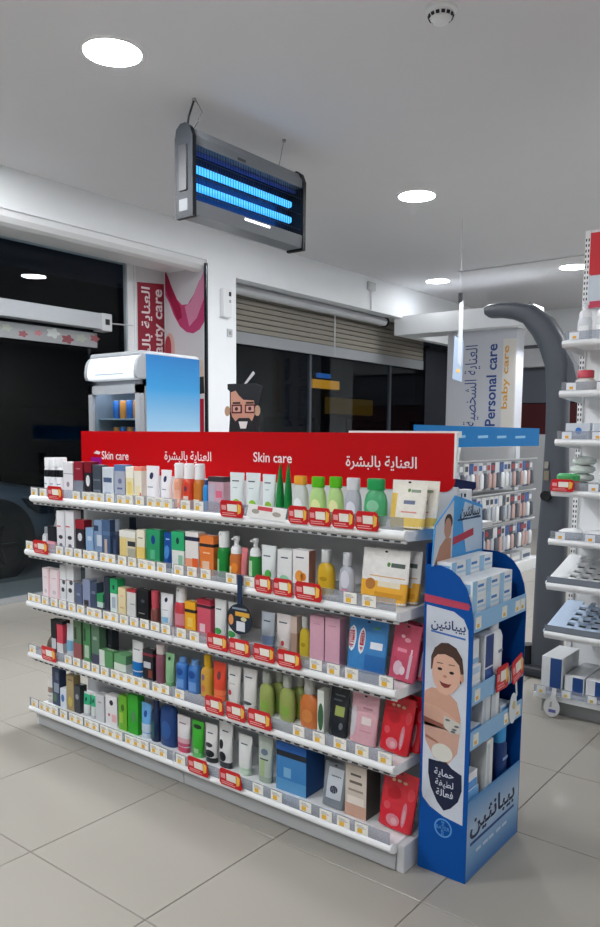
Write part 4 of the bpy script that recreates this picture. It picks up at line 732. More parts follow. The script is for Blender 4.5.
# baby: hair, face, features, shoulders, arms, hand
P('torso', [(.02, .615), (.045, .632), (.10, .628), (.135, .60), (.15, .55), (.15, .50), (.018, .50), (.018, .60)], 'c99c88', lay=1)
P('arm', [(.018, .575), (.06, .57), (.11, .556), (.135, .54), (.13, .518), (.09, .516), (.018, .53)], 'd0a592', lay=2)
P('fold', [(.018, .53), (.09, .516), (.13, .518), (.09, .505), (.018, .512)], '8e5648', lay=3)
P('legs', [(.02, .512), (.09, .503), (.15, .505), (.142, .43), (.11, .385), (.06, .395), (.026, .45)], 'c8a090', lay=1)
P('leg_crease', [(.026, .47), (.07, .455), (.075, .448), (.027, .46)], '9a6656', lay=3)
P('nappy', ell(.088, .42, .038, .03, 20), 'd4d4cc', lay=2)
P('hair', [(.040, .69), (.040, .735), (.052, .765), (.075, .785), (.10, .788), (.128, .776), (.150, .745), (.156, .70), (.148, .66), (.12, .70), (.06, .71)], '4a342e', lay=3)
P('face', [(.046, .70), (.050, .73), (.064, .745), (.09, .75), (.118, .742), (.140, .722), (.147, .69), (.142, .655), (.122, .628), (.098, .615), (.072, .622), (.053, .648), (.046, .675)], 'd9ad99', lay=4)
P('ear', ell(.151, .682, .006, .014, 12), 'c89880', lay=4)
for ex in (.073, .115):
    P('eye', ell(ex, .699-(ex-.073)*.15, .0085, .005, 12), '241a18', lay=5)
    P('eyebrow', [(ex-.012, .716), (ex+.011, .717), (ex+.010, .720), (ex-.010, .720)], '7c5a4c', lay=5)
P('nose', ell(.092, .677, .007, .0045, 12), 'b9826e', lay=5)
P('mouth', [(.072, .660), (.084, .655), (.104, .653), (.116, .656), (.106, .643), (.092, .639), (.080, .646)], '7c3030', lay=5)
P('tube_print', [(.092, .548), (.150, .532), (.152, .498), (.118, .492), (.092, .512)], 'c6c4bc', lay=4)
for bx, bz in ((.106, .535), (.138, .520), (.130, .508), (.126, .500)): P('tube_print_mark', ell(bx, bz, .009, .004, 10), '6c7078', lay=5)
# navy shield and round emblem
P('shield', [(.04, .388), (.075, .388), (.10, .395), (.125, .375), (.16, .362), (.162, .31), (.15, .27), (.125, .24), (.1, .225), (.075, .25), (.05, .295), (.04, .34)], '101c3c', lay=1)
for k, s_ in enumerate(('حماية', 'لطيفة', 'فعالة')):
    text('lettering', arabic(s_), (.063+.004*k, Y0-.0012, .342-.034*k), X_, (0,0,1), .07-.004*k, col('c8d0e0'), near, bold=.015)
cx, cz = .10, .165
ring = MB()
for k in range(32):
    a, b = 2*math.pi*k/32, 2*math.pi*(k+1)/32
    ring.prism([(cx+.032*math.cos(a), cz+.032*math.sin(a)), (cx+.032*math.cos(b), cz+.032*math.sin(b)), (cx+.027*math.cos(b), cz+.027*math.sin(b)), (cx+.027*math.cos(a), cz+.027*math.sin(a))][::-1], (0, Y0-.0006, 0), X_, Z_, .0004)
ring.build('emblem_ring', col('5c9ad8'), near)
text('emblem_lettering', 'BAYER', (cx-.024, Y0-.0006, cz-.006), X_, Z_, .048, col('5c9ad8'), near, height=.012)
for k, ch in enumerate('BAER'): text('emblem_lettering', ch, (cx-.0055, Y0-.0006, cz+(.016, .007, -.0155, -.0255)[k]), X_, Z_, .011, col('5c9ad8'), near, height=.008)
# front printed panel
fr = MB().box(XR-.004, XR, Y0+.004, Y1-.004, 0, .275).build('front_panel', ramp_mat('sky_print', [(0, '2c6cb0'), (.35, '7fa8d0'), (.62, 'a9c0da'), (1, '4c8ac4')]), dis)
text('lettering', arabic('بيبانثين'), (XR, .10, .135), Y_, Z_, .36, col('1c2c50'), fr, height=.085, bold=.022)
patch('underline', rect(.105, .116, .46, .126), (XR, 0, 0), Y_, Z_, col('274a8c'), fr)
for yy in (.15, .205, .25, .31, .36): patch('small_print', rect(yy, .078, yy+.038, .088), (XR, 0, 0), Y_, Z_, col('b9cce2'), fr)
# header card
hc = MB().prism([(.062, 1.03), (.43, 1.03), (.42, 1.205), (.21, 1.25), (.165, 1.215), (.08, 1.165), (.07, 1.13)], (.036, 0, 0), Y_, Z_, .004).build('header_card', col('3f9ade'), dis)
H = lambda n, pts, c, th=.0006, lay=0: patch(n, pts, (.040+.0006*lay, 0, 0), Y_, Z_, col(c, .35), hc, th)
H('photo_panel', [(.064, 1.032), (.195, 1.032), (.2, 1.235), (.165, 1.212), (.08, 1.16)], 'ccd2de')
H('print', [(.30, 1.05), (.425, 1.05), (.415, 1.195), (.28, 1.225), (.26, 1.18)], 'b9cfe6')
H('hair', ell(.165, 1.165, .028, .027), '33241f', lay=1); H('face', ell(.160, 1.145, .024, .034), 'b98c78', lay=2)
H('shoulders', [(.075, 1.035), (.185, 1.035), (.185, 1.11), (.15, 1.115), (.11, 1.09)], 'b4836c', lay=1)
H('red_stripe', [(.20, 1.085), (.35, 1.105), (.35, 1.13), (.20, 1.11)], 'b4344c', lay=2)
text('lettering', arabic('بيبانثين'), (.0412, .245, 1.175), Y_, Z_, .15, col('1c2c50'), hc, bold=.022)
patch('underline', [(.23, 1.163), (.405, 1.163), (.405, 1.170), (.23, 1.168)], (.0406, 0, 0), Y_, Z_, col('23467c'), hc)
# trays with clear lips and tickets
M_LIP = clear('blue_clear_lip', 'a9cbe8', .55, .2)
for z in (.838, .60, .452):
    tr = MB().box(XL+.004, XR-.002, Y0+.004, Y1-.004, z-.006, z).build('tray', M_BLUE, dis)
    MB().box(XR-.003, XR, Y0+.006, Y1-.006, z-.006, z+.056).build('front_lip', col('8fbce4'), tr)
    for y in ((.11, .31, .42, .465) if z > .8 else (.12, .36, .41, .46)):
        m_ = MB().box(XR, XR+.0012, y-.019, y+.019, z+.004, z+.042); m_.cur = 1; m_.box(XR+.0012, XR+.0016, y-.012, y+.006, z+.008, z+.02)
        m_.build('price_ticket', [col('eceae4'), col('e2b23c')], tr)
def small_box(label, x0, x1, y0, y1, z0, z1, body, prints, group=None, cat='carton', name='carton'):
    t = thing(name, label, cat, ((x0+x1)/2, (y0+y1)/2, z0), group)
    MB().bbox(x0, x1, y0, y1, z0, z1, .002).build('box_body', col(body), t)
    for ax_, a, b, c, d, cc in prints:
        if ax_ == 'x': patch('print', rect(y0+(y1-y0)*a, z0+(z1-z0)*b, y0+(y1-y0)*c, z0+(z1-z0)*d), (x1, 0, 0), Y_, Z_, col(cc), t)
        else: patch('print', rect(x0+(x1-x0)*a, z0+(z1-z0)*b, x0+(x1-x0)*c, z0+(z1-z0)*d), (0, y0, 0), X_, Z_, col(cc), t)
    return t
# top tray: cream cartons stacked two high in front, one row behind
k = 0
pr_ = [('x', .0, .0, .32, 1, '9cc8ea'), ('x', .38, .55, .80, .72, '3f7ac0'), ('x', .38, .25, .95, .38, 'b4d2ec'), ('y', .1, .2, .9, .8, '8cbce4')]
for row, (xa, xb, zt) in enumerate(((.10, .172, 2), (.045, .098, 2))):
    for c_ in range(3):
        ya = .084+.103*c_
        for lv in range(3 if row == 0 else 4):
            z0 = .839+.0515*lv
            hh = ('lowest', 'second', 'third', 'topmost')[lv] if lv < (2 if row == 0 else 3) else 'topmost'
            small_box('cream carton, %s in the %s-row stack %s from the baby panel' % (hh, ('front', 'back')[row], ('first', 'second', 'third', 'fourth')[c_]),
                      xa, xb, ya, ya+.1, z0, z0+.051, 'e6ecf2', pr_, 'cream cartons on the display top tray')
# second level
LV = 'on the second tray of the blue display'
bt = thing('lotion_bottle', 'tall white lotion bottle '+LV, 'bottle', (.14, .31, .6005))
MB().loft([(.6005, .030, .040, 2.4), (.61, .033, .044, 2.4), (.77, .033, .044, 2.4), (.79, .028, .036, 2.2), (.80, .015, .018, 2)], 24, .14, .31).build('bottle_body', col('eceff3', .3), bt, True)
MB().loft([(.798, .022, .024, 2), (.826, .022, .024, 2), (.83, .019, .02, 2)], 20, .14, .31).build('cap', col('e2e6ec', .3), bt, True)
patch('print', rect(-.015, .12, .02, .13), (.1735, .31, .6), Y_, Z_, col('6a7a94'), bt)
small_box('white carton with navy panel '+LV, .10, .172, .19, .26, .6005, .80, 'dfe6ee', [('x', .1, .45, .95, .98, '1f3c7c'), ('x', .1, .2, .95, .42, '34589c')])
small_box('low white carton beside the baby panel '+LV, .10, .172, .085, .165, .6005, .66, 'e9edf2', [('x', .1, .1, .9, .4, 'a9cdec')])
small_box('white carton lying on another '+LV, .10, .170, .088, .168, .6605, .715, 'eef0f4', [('x', .2, .5, .9, .9, 'bcd6ee')])
small_box('tall white carton next to the baby panel '+LV, .11, .17, .09, .15, .7155, .80, 'e4eaf0', [('x', .1, .1, .9, .3, '8cbce4')])
# third level
LV = 'on the third tray of the blue display'
small_box('silver-white upright carton '+LV, .11, .172, .19, .25, .4525, .585, 'd4dae0', [('x', .1, .0, .4, 1, 'b9c4d0')])
small_box('grey-white carton right of a silver one '+LV, .11, .172, .26, .32, .4525, .585, 'c9d2da', [('x', .5, .0, .9, 1, 'e2e6ea')])
small_box('low blue and white carton '+LV, .10, .172, .088, .178, .4525, .51, 'e2e8ee', [('x', 0, .5, 1, 1, '5a9cdc')])
small_box('low white carton at the far end '+LV, .10, .172, .335, .42, .4525, .52, 'd8e2ec', [('x', .1, .5, .9, .9, '7ab0e0')])
# lowest level stands in the front well
MB().box(XL+.004, XR-.004, Y0+.004, Y1-.004, .19, .196).build('well_floor', M_BLUE, dis)
LV = 'in the front well of the blue display'
small_box('white tall carton with pale edge '+LV, .11, .17, .24, .29, .1965, .425, 'e4e8e6', [('x', .1, .05, .5, .95, 'c4d0d8')])
small_box('white and blue carton stack base '+LV, .10, .172, .085, .18, .1965, .30, 'e6ecf2', [('x', .05, .6, .95, 1, '6aa8e0')])
small_box('white and blue carton atop the stack '+LV, .10, .168, .09, .175, .3005, .355, 'eef2f6', [('x', .05, .0, .95, .5, '5a9cdc')])
nb = thing('sunscreen_bottle', 'navy bottle with sky blue cap '+LV, 'bottle', (.14, .40, .1965))
MB().loft([(.1965, .026, .035, 2.6), (.21, .028, .038, 2.6), (.36, .028, .038, 2.6), (.375, .02, .026, 2.2)], 22, .14, .40).build('bottle_body', col('15356e', .3), nb, True)
MB().loft([(.374, .024, .033, 2.4), (.42, .024, .033, 2.4), (.428, .02, .028, 2.2)], 22, .14, .40).build('cap', col('3fa0e4', .3), nb, True)
patch('print', rect(-.02, .11, .02, .12), (.1685, .40, .2), Y_, Z_, col('8caee0'), nb)
promo_tag('red price tag on the blue display, nearer the baby panel', (XR+.006, .30, .595), .10, .085, 'x', group='red tags on the blue display')
promo_tag('red price tag on the blue display, at its far edge', (XR+.010, .43, .60), .10, .085, 'x', group='red tags on the blue display', roll=-.25)
hw_ = thing('hanging_wobbler', 'white oval card hanging from the blue display on a strip', 'shelf talker', (XR+.004, .42, .47))
MB().prism([(.415, .60), (.43, .60), (.44, .54), (.43, .53)], (XR+.004, 0, 0), Y_, Z_, .001).build('strip', col('dfe4ea'), hw_)
MB().prism(ell(.405, .50, .032, .055, 24), (XR+.004, 0, 0), Y_, Z_, .0015).build('card', col('dde4ec', .3), hw_)
MB().prism(ell(.41, .51, .012, .016, 16), (XR+.0055, 0, 0), Y_, Z_, .0006).build('print', col('c8ba7c'), hw_)
# navy card sign behind the header board's end
nv = thing('navy_sign', 'navy rounded sign card behind the right end of the red header', 'sign', (-.14, .60, 1.13))
MB().prism([(-.20, 1.258), (-.09, 1.235), (-.07, 1.25), (-.072, 1.272), (-.18, 1.285), (-.21, 1.278)], (0, .60, 0), X_, Z_, .006).build('sign_card', col('1a2c5c', .3), nv)
MB().box(-.18, -.17, .594, .60, 1.1345, 1.27).build('stem', col('1a2c5c', .3), nv)
MB().box(-.18, -.17, .57, .60, 1.131, 1.1345).build('foot', col('1a2c5c', .3), nv)
# ================================================================ WHITE SHELVING ON THE RIGHT
rs_ = thing('wall_shelving', 'tall white shelving with eight levels at the right edge', 'shelving', (.45, 2.0, 0))
RX0, RX1, RYF, RYB = -.205, 1.20, 1.75, 2.18
for x in (-.235, 1.21):
    u = MB().bbox(x, x+.03, RYB, RYB+.04, 0, 2.54, .002).build('upright', M_WHITE, rs_)
    s_ = MB()
    for k in range(79): s_.box(x+.004, x+.010, RYB-.001, RYB+.0005, .3+.028*k, .314+.028*k); s_.box(x+.018, x+.024, RYB-.001, RYB+.0005, .3+.028*k, .314+.028*k)
    s_.build('slot_row', M_DARK, u)
MB().box(-.205, 1.21, RYB+.01, RYB+.03, 0, 2.54).build('back_panel', M_WHITE, rs_)
def lip(mb, a, b, yf, z, hh=.03):
    prof = [(.012,.0),(.0,.004),(-.010,.002),(-.016,-.006),(-.017,-.015),(-.012,-.023),(-.002,-hh),(.012,-hh)]; k = len(prof)
    mb.add([(a, yf+p, z+q) for p, q in prof]+[(b, yf+p, z+q) for p, q in prof], [[i, k+i, k+(i+1) % k, (i+1) % k] for i in range(k)]+[list(range(k, 2*k)), list(range(k))[::-1]])
    return mb
RZ = dict(A=1.925, B=1.675, C=1.43, D=1.175, E=.925)
for nm, z in RZ.items():
    yf = {'A': 1.83, 'B': 1.82, 'C': 1.79, 'D': 1.77, 'E': 1.76}[nm]; x0 = RX0+.0
    sh = MB().box(x0, RX1, yf, RYB, z-.014, z-.001).build('shelf', M_WHITE, rs_)
    lip(MB(), x0, RX1, yf, z).build('front_lip', M_WHITE, sh, True)
    MB().prism([(yf, z-.001), (yf, z-.03), (RYB-.01, z-.05), (RYB-.01, z-.001)], (x0, 0, 0), Y_, Z_, -.003).build('side_flange', M_WHITE, sh)
    MB().box(x0+.01, RX1-.01, yf-.0125, yf-.011, z+.004, z+.045).build('ticket_strip', M_CLEAR, sh)
    for k in range(7):
        x = x0+.06+.15*k
        m_ = MB().box(x-.024, x+.024, yf-.0145, yf-.0128, z+.004, z+.04); m_.cur = 1; m_.box(x-.008, x+.01, yf-.0148, yf-.0143, z+.008, z+.022)
        m_.build('price_ticket', [col('e4e8f0'), col('e2a83c')], sh)
# two tilted trays with square holes
for z, tint in ((.70, 'dfe2e4'), (.445, 'bcd0e8')):
    yf, yb, zb = 1.765, 2.12, z+.10
    sl = (zb-z)/(yb-yf)
    tr = MB()
    tr.prism([(yf, z-.012), (yb, zb-.012), (yb, zb), (yf, z)][::-1], (RX0, 0, 0), Y_, Z_, -.012)
    T_ = lambda x0, x1, ya, yb_, t0=-.006, t1=.004: tr.add([(x, y, z+(y-yf)*sl+t) for t in (t0, t1) for x, y in ((x0,ya),(x1,ya),(x1,yb_),(x0,yb_))], [(3,2,1,0),(4,5,6,7),(0,1,5,4),(1,2,6,5),(2,3,7,6),(3,0,4,7)])
    x = RX0
    while x < RX1-.3:
        T_(x, x+.06, yf, yb)
        for q in range(4):
            xx = x+.06+.06*q
            T_(xx, xx+.022, yf, yb)
        for q in range(6): T_(x+.06, x+.32, yf+.05+.06*q, yf+.075+.06*q) if yf+.075+.06*q < yb else None
        T_(x+.06, x+.32, yf, yf+.045)
        x += .29
    t_ = tr.build('perforated_tray', mat('tray_'+tint, tint, .35), rs_)
    MB().prism([(yf+.01, z-.03), (yb, z-.0), (yb, zb-.04), (yf+.01, z-.02)], (RX0+.01, 0, 0), Y_, Z_, RX1-RX0-.02).build('dark_liner', mat('liner', '4a4d52', .6), t_)
    lip(MB(), RX0, RX1, yf-.005, z-.004, .034).build('front_lip', M_WHITE, t_, True)
    MB().box(RX0, RX1, yf-.012, yf-.006, z, z+.032).build('front_rail', mat('steel_rail', '9aa2ae', .25, .6), t_)
promo_tag('red price tag at the left end of the right-hand white shelving', (-.145, 1.745, 1.172), .12, .062, group='red tag on the right shelving')
# base
MB().bbox(-.245, RX1, 1.74, RYB, .085, .115, .006).build('base_shelf', M_WHITE, rs_)
MB().box(-.22, RX1, 1.80, RYB, 0, .086).build('plinth', M_GREY, rs_)
bs_ = MB().box(-.24, RX1, 1.733, 1.736, .118, .158).build('ticket_strip', M_CLEAR, rs_)
for k in range(7):
    x = -.2+.13*k
    m_ = MB().box(x-.022, x+.022, 1.730, 1.7325, .118, .154); m_.cur = 1; m_.box(x-.01, x+.006, 1.7295, 1.7302, .122, .136)
    m_.build('price_ticket', [col('e4e8ea'), col('d9b84c')], bs_)
# sign at the top
sg = MB().prism([(-.20, 2.31), (-.19, 2.30), (1.2, 2.30), (1.2, 2.52), (-.20, 2.52)], (0, 2.165, 0), X_, Z_, .006).build('header_board', col('c8202c'), rs_)
MB().box(-.20, 1.2, 2.16, 2.178, 2.13, 2.3).build('lower_board', col('c9d2dc'), rs_)
MB().box(-.20, 1.2, 2.158, 2.16, 2.13, 2.165).build('red_stripe', col('c8405c'), rs_)
# products on it
def place(kind, xs, z, w, h, body, cap, bands, desc, y=1.85, dp=None, grp=None, **k):
    for i, x in enumerate(xs):
        product(kind, w, h, body, cap, bands, desc if len(xs) == 1 else desc+', '+('first', 'second', 'third', 'fourth', 'fifth', 'sixth', 'seventh', 'eighth', 'ninth', 'tenth')[i]+' from left', (x, y, z), grp, dp, **k)
R_ = 'on the right-hand white shelving'
place('foam', tuple(-.14+.09*k for k in range(10)), 1.925, .075, .21, 'd4d8dc', 'eceef2', [(.1, .4, -.7, .7, 'f0f0f2')], 'clear pump bottle on the right shelving', y=1.93, grp='clear pump bottles')
place('oval', (-.12,), 1.675, .11, .11, 'd8d4d0', 'c84858', [], 'white jar with red lid '+R_, y=1.90, dp=.09, cf=.35)
place('box', tuple(.02+.12*k for k in range(9)), 1.675, .11, .085, 'd9a43c', 0, [(.4, .9, -.8, .8, 'c86a2c')], 'yellow and orange pack '+R_, y=1.90)
place('box', tuple(-.12+.14*k for k in range(9)), 1.43, .125, .085, 'ccd3dc', 0, [('o', .35, .75, -.2, .35, '3c78c4'), (.1, .25, -.7, .7, 'aab4c0')], 'pale carton with blue dot '+R_, y=1.86, grp='pale blue-dot cartons')
for i in range(4):
    z = 1.175+.043*i
    o_ = MB().loft([(z, .055-.004*i, .05, 2.2), (z+.012, .07-.004*i, .06, 2.4), (z+.03, .068-.004*i, .058, 2.2), (z+.042, .03, .03, 2)], 22, -.13+.008*i, 1.95).build('soap_pack', mat('translucent_white', 'd4dcd8', .25, noise=.05), smooth=True)
    tag(o_, ('lowest', 'second lowest', 'third', 'topmost')[i]+' rounded translucent white pack in the stack '+R_, 'pack', 'rounded translucent packs')
gp = thing('soap_box', 'green-lidded red and white round pack '+R_, 'pack', (-.165, 1.80, 1.175))
MB().loft([(1.1755, .05, .035, 2.4), (1.18, .055, .038, 2.4), (1.225, .055, .038, 2.4)], 22, -.14, 1.815).build('tub', col('cf4a52'), gp, True)
MB().loft([(1.225, .057, .04, 2.4), (1.25, .057, .04, 2.4), (1.26, .045, .03, 2.4)], 22, -.14, 1.815).build('lid', col('4fa868'), gp, True)
MB().box(-.17, -.115, 1.775, 1.778, 1.186, 1.208).build('label', col('e4dcd8'), gp)
for i, (x, z) in enumerate(((-.02, 1.175), (.10, 1.175), (.22, 1.175), (.04, 1.22))):
    o_ = MB().loft([(z, .045, .05, 2.3), (z+.01, .054, .058, 2.3), (z+.034, .052, .056, 2.3), (z+.042, .03, .035, 2)], 20, x, 1.90).build('soap_pack', mat('translucent_white', 'd4dcd8', .25), smooth=True)
    tag(o_, ('flat rounded white pack right of the green-lidded tub', 'flat rounded white pack in the middle', 'flat rounded white pack furthest right', 'flat rounded white pack lying on two others')[i]+' '+R_, 'pack', 'flat rounded packs')
for i, x in enumerate((-.13, -.0, .13)):
    o_ = MB().loft([(.925, .05, .06, 2.6), (.935, .058, .068, 2.6), (.962, .056, .066, 2.6), (.972, .04, .05, 2.2)], 20, x, 1.86).build('soap_bar', col('e4e6e8', .3), smooth=True)
    tag(o_, ('leftmost', 'middle', 'rightmost')[i]+' white wrapped bar on the shelf above the perforated trays', 'soap', 'white wrapped bars')
nb_ = [('x', 0, 0, 1, 1, '2b4f8c')]
def navy_box(label, x0, x1, y0, y1, z0, z1):
    t = thing('carton', label, 'carton', ((x0+x1)/2, (y0+y1)/2, z0), 'navy and white cartons on the base shelf')
    MB().bbox(x0, x1, y0, y1, z0, z1, .002).build('box_body', col('dfe2e6'), t)
    patch('navy_panel', rect(x0+(x1-x0)*.42, z0+.004, x1-.004, z1-.004), (0, y0, 0), X_, Z_, col('274a86'), t)
navy_box('upright white and navy carton at the left end of the base shelf, right shelving', -.225, -.115, 1.79, 2.05, .1155, .30)
navy_box('low white and navy carton, first right of the upright one', -.105, -.005, 1.80, 2.10, .1155, .215)
navy_box('low white and navy carton, second right of the upright one', .005, .115, 1.80, 2.10, .1155, .215)
navy_box('low white and navy carton, third right of the upright one', .125, .235, 1.80, 2.10, .1155, .18)
rt = thing('round_tag', 'round white tag hanging on a strip from the right shelving base', 'price tag', (-.135, 1.722, .03))
MB().prism([(-.147, .085), (-.123, .085), (-.12, .158), (-.14, .158)], (0, 1.727, 0), X_, Z_, .0015).build('strip', col('e6e8ea'), rt)
MB().prism(ell(-.14, .055, .042, .05, 28), (0, 1.727, 0), X_, Z_, .002).build('disc', col('dcdee0'), rt)
MB().prism(rect(-.155, .028, -.118, .045), (0, 1.7245, 0), X_, Z_, .0006).build('print', col('6a68b0'), rt)
MB().prism([(-.152, .055), (-.14, .055), (-.138, .085), (-.148, .085)], (0, 1.7245, 0), X_, Z_, .0006).build('print', col('a8a8a4'), rt)

# ================================================================ HEIGHT AND WEIGHT SCALE WITH CURVED ARM
sc_ = thing('body_scale', 'dark grey height and weight scale with a long arm curving overhead', 'scale', (-.42, 2.42, 0))
M_SC = mat('graphite_shell', '4b5058', .42, noise=.04, scale=12)
ctr = [(-.425, 0.0, .092), (-.425, .35, .09), (-.425, .8, .086), (-.42, 1.15, .075), (-.425, 1.45, .062), (-.43, 1.7, .062), (-.435, 1.86, .072), (-.475, 1.99, .078), (-.535, 2.085, .074), (-.62, 2.165, .06), (-.71, 2.195, .050), (-.80, 2.208, .044), (-.872, 2.208, .040), (-.89, 2.206, .026)]
mb = MB(); seg = 20
for i, (x, z, w) in enumerate(ctr):
    a, b = ctr[max(0, i-1)], ctr[min(len(ctr)-1, i+1)]; t = Vector((b[0]-a[0], 0, b[1]-a[1])).normalized(); nrm = Vector((t.z, 0, -t.x))
    for k in range(seg):
        q = 2*math.pi*k/seg; c, s_ = math.cos(q), math.sin(q)
        p = Vector((x, 2.42, z)) + nrm*(w*math.copysign(abs(c)**.6, c)) + Vector((0, 1, 0))*(.06*math.copysign(abs(s_)**.6, s_))
        mb.v.append(tuple(p))
for i in range(len(ctr)-1):
    for k in range(seg): mb.f.append([i*seg+k, (i+1)*seg+k, (i+1)*seg+(k+1) % seg, i*seg+(k+1) % seg]); mb.mi.append(0)
mb.f += [list(range(seg)), [(len(ctr)-1)*seg+k for k in range(seg)][::-1]]; mb.mi += [0, 0]
mb.build('column', M_SC, sc_, True)
# spine fairing at the back of the bend
MB().prism([(-.44, 1.95), (-.40, 1.97), (-.335, 1.86), (-.315, 1.78), (-.335, 1.74), (-.365, 1.76)], (0, 2.46, 0), X_, Z_, .08).build('rear_fairing', M_SC, sc_)
MB().tube([(-.645, 2.40, 2.215), (-.615, 2.40, 2.222), (-.585, 2.40, 2.205)], [.010, .016, .008], 10).build('chrome_trim', mat('chrome', 'c9ccd0', .15, 1.), sc_, True)
MB().box(-.47, -.445, 2.352, 2.3585, 1.26, 1.30).build('display_key', mat('key', '8d8a82', .4), sc_)
MB().box(-.47, -.44, 2.352, 2.3585, 1.19, 1.245).build('card_slot', mat('slotframe', '7c7464', .4), sc_)
MB().tube([(-.445, 2.36, 1.10), (-.445, 2.32, 1.10)], .03, 16).build('coin_knob', M_BLACK, sc_, True)
MB().bbox(-.66, -.26, 2.30, 2.85, 0, .06, .02).build('foot_platform', mat('dark_platform', '34383e', .5), sc_)
MB().loft([(.06, .05, .07, 2.5), (.12, .045, .065, 2.5), (.17, .03, .05, 2.2)], 18, -.55, 2.42).build('foot_cover', M_BLACK, sc_, True)

# ================================================================ PERSONAL-CARE GONDOLA WITH HANGING PACKS
pg = thing('hook_gondola', 'white gondola with a blue header and rows of packs on hooks', 'shelving', (-2.15, 4.8, 0))
PXF = -1.95
MB().box(-2.30, -2.28, 3.45, 6.25, .1, 1.33).build('back_panel', M_LGREY, pg)
for y in (3.46, 4.85, 6.22): MB().bbox(-2.28, -2.25, y, y+.03, 0, 1.35, .002).build('upright', M_WHITE, pg)
MB().bbox(-2.30, -1.93, 3.45, 6.25, 0, .12, .006).build('base_shelf', M_WHITE, pg)
hb = MB().box(-1.985, -1.965, 3.45, 6.15, 1.345, 1.535).build('header_board', mat('blue_header', '0f74b8', .5, noise=.03, spec=.15), pg)
MB().box(-2.25, -1.985, 3.45, 6.15, 1.345, 1.36).build('header_bracket', M_WHITE, pg)
for yy, ww in ((4.20, .16), (4.62, .22), (5.05, .22), (5.50, .26)): patch('small_print', [(yy, 1.425), (yy+ww, 1.43), (yy+ww, 1.455), (yy, 1.45)], (-1.965, 0, 0), Y_, Z_, col('86bde0'), hb)
for z in (1.19, .85, .535): MB().tube([(-2.0, 3.47, z+.02), (-2.0, 6.2, z+.02)], .008, 6).build('ticket_rail', M_LGREY, pg)
# one pack, then copies: card, clear blister, item inside, hook
PC = ['c9ccd2', '8a8f98', 'd9dadc', '2f3a52', 'e2e0dc', '6f747c', '33518c', 'b9bcc4', '4a4e56', 'dcdfe4']
PW = ['white', 'grey', 'silver', 'navy', 'cream', 'dark grey', 'blue', 'pale grey', 'charcoal', 'ice white']
cards = {}
cnt = 0
for r, z in enumerate((1.19, .85, .535)):
    seq = []
    for i in range(26):
        o_ = [c for c in (range(10) if i < 20 else (3, 6, 1, 7)) if c not in seq[-2:]]
        seq.append(rnd.choice(o_))
    for i in range(26):
        y = 3.56+.098*i; ci = key = seq[i]
        if key not in cards:
            c1 = MB().box(-.001, .001, -.045, .045, -.27, 0).build('card', col(PC[ci]), None, local=True)
            c2 = MB().loft([(-.25, .008, .03, 3), (-.24, .016, .034, 3), (-.12, .016, .034, 3), (-.10, .006, .02, 3)], 12, .014, 0).build('blister', col(('b4bac4', '5a606a', 'e9ecef', 'c4a8a4')[ci % 4], .2), None, True, local=True)
            c3 = MB().box(.001, .0018, -.035, .03, -.075, -.025).build('print', col(('3a4250', 'dfe2e6', '2f5aa0', 'a8343c')[ci % 4]), None, local=True)
            c4 = MB().tube([(-.26, 0, .008), (.035, 0, .008), (.04, 0, .022)], .003, 6).build('hook', M_LGREY, None, local=True)
            cards[key] = (c1, c2, c3, c4)
        t = thing('hanging_pack', '%s hanging pack %s, %s hook row' % (PW[ci], 'at the near end' if i == 0 else 'at the far end' if i == 25 else 'between %s and %s ones' % (PW[seq[i-1]], PW[seq[i+1]]), ('upper', 'middle', 'lower')[r]), 'hanging pack', (PXF-.035+rnd.uniform(-.004, .004), y, z), 'packs on the hook gondola')
        for o_ in cards[key]:
            c = o_.copy(); COL.objects.link(c); c.parent = t
for q in cards.values():
    for o_ in q: bpy.data.objects.remove(o_)
for i in range(9):
    small_box('%s carton on the base of the hook gondola, %s from its near end' % (('white', 'grey')[i % 2], ('first', 'second', 'third', 'fourth', 'fifth', 'sixth', 'seventh', 'eighth', 'ninth')[i]), -2.20, -1.98, 3.6+.28*i, 3.84+.28*i, .1205, .22, ('d9dcde', 'b9bdc2')[i % 2], [('x', .1, .2, .9, .6, ('4a5a78', 'e4e4e4')[i % 2])], 'cartons on the hook gondola base')

# ================================================================ LIT DRINKS FRIDGE
fx0, fx1, fy0, fy1, fh = -3.50, -2.93, 1.38, 1.95, 2.0
fr_ = thing('drinks_fridge', 'drinks fridge with lit white top sign and blue side', 'fridge', ((fx0+fx1)/2, (fy0+fy1)/2, 0))
M_SIL = mat('silver_frame', 'a6aab0', .35, .3, noise=.03)
cab = MB().box(fx0, fx0+.03, fy0+.05, fy1, .06, 1.82).box(fx1-.03, fx1, fy0+.05, fy1, .06, 1.82).box(fx0, fx1, fy1-.03, fy1, .06, 1.82).box(fx0, fx1, fy0+.05, fy1, .06, .30).box(fx0, fx1, fy0+.05, fy1, 1.77, 1.98)
cab.build('cabinet', M_SIL, fr_)
MB().box(fx1, fx1+.003, fy0+.06, fy1-.005, .07, 1.985).build('side_print', ramp_mat('fridge_side', [(0, 'dfe8ee'), (.60, 'd4e2ee'), (.74, '9cc8e6'), (.88, '3396d4'), (1, '0a74bc')]), fr_)
for x in (fx0+.05, fx1-.05):
    for y in (fy0+.1, fy1-.06): MB().tube([(x, y, 0), (x, y, .06)], .02, 10).build('foot', M_BLACK, fr_)
MB().bbox(fx0, fx1, fy0+.02, fy1, 1.965, 2.01, .02).build('top_cover', M_SIL, fr_)
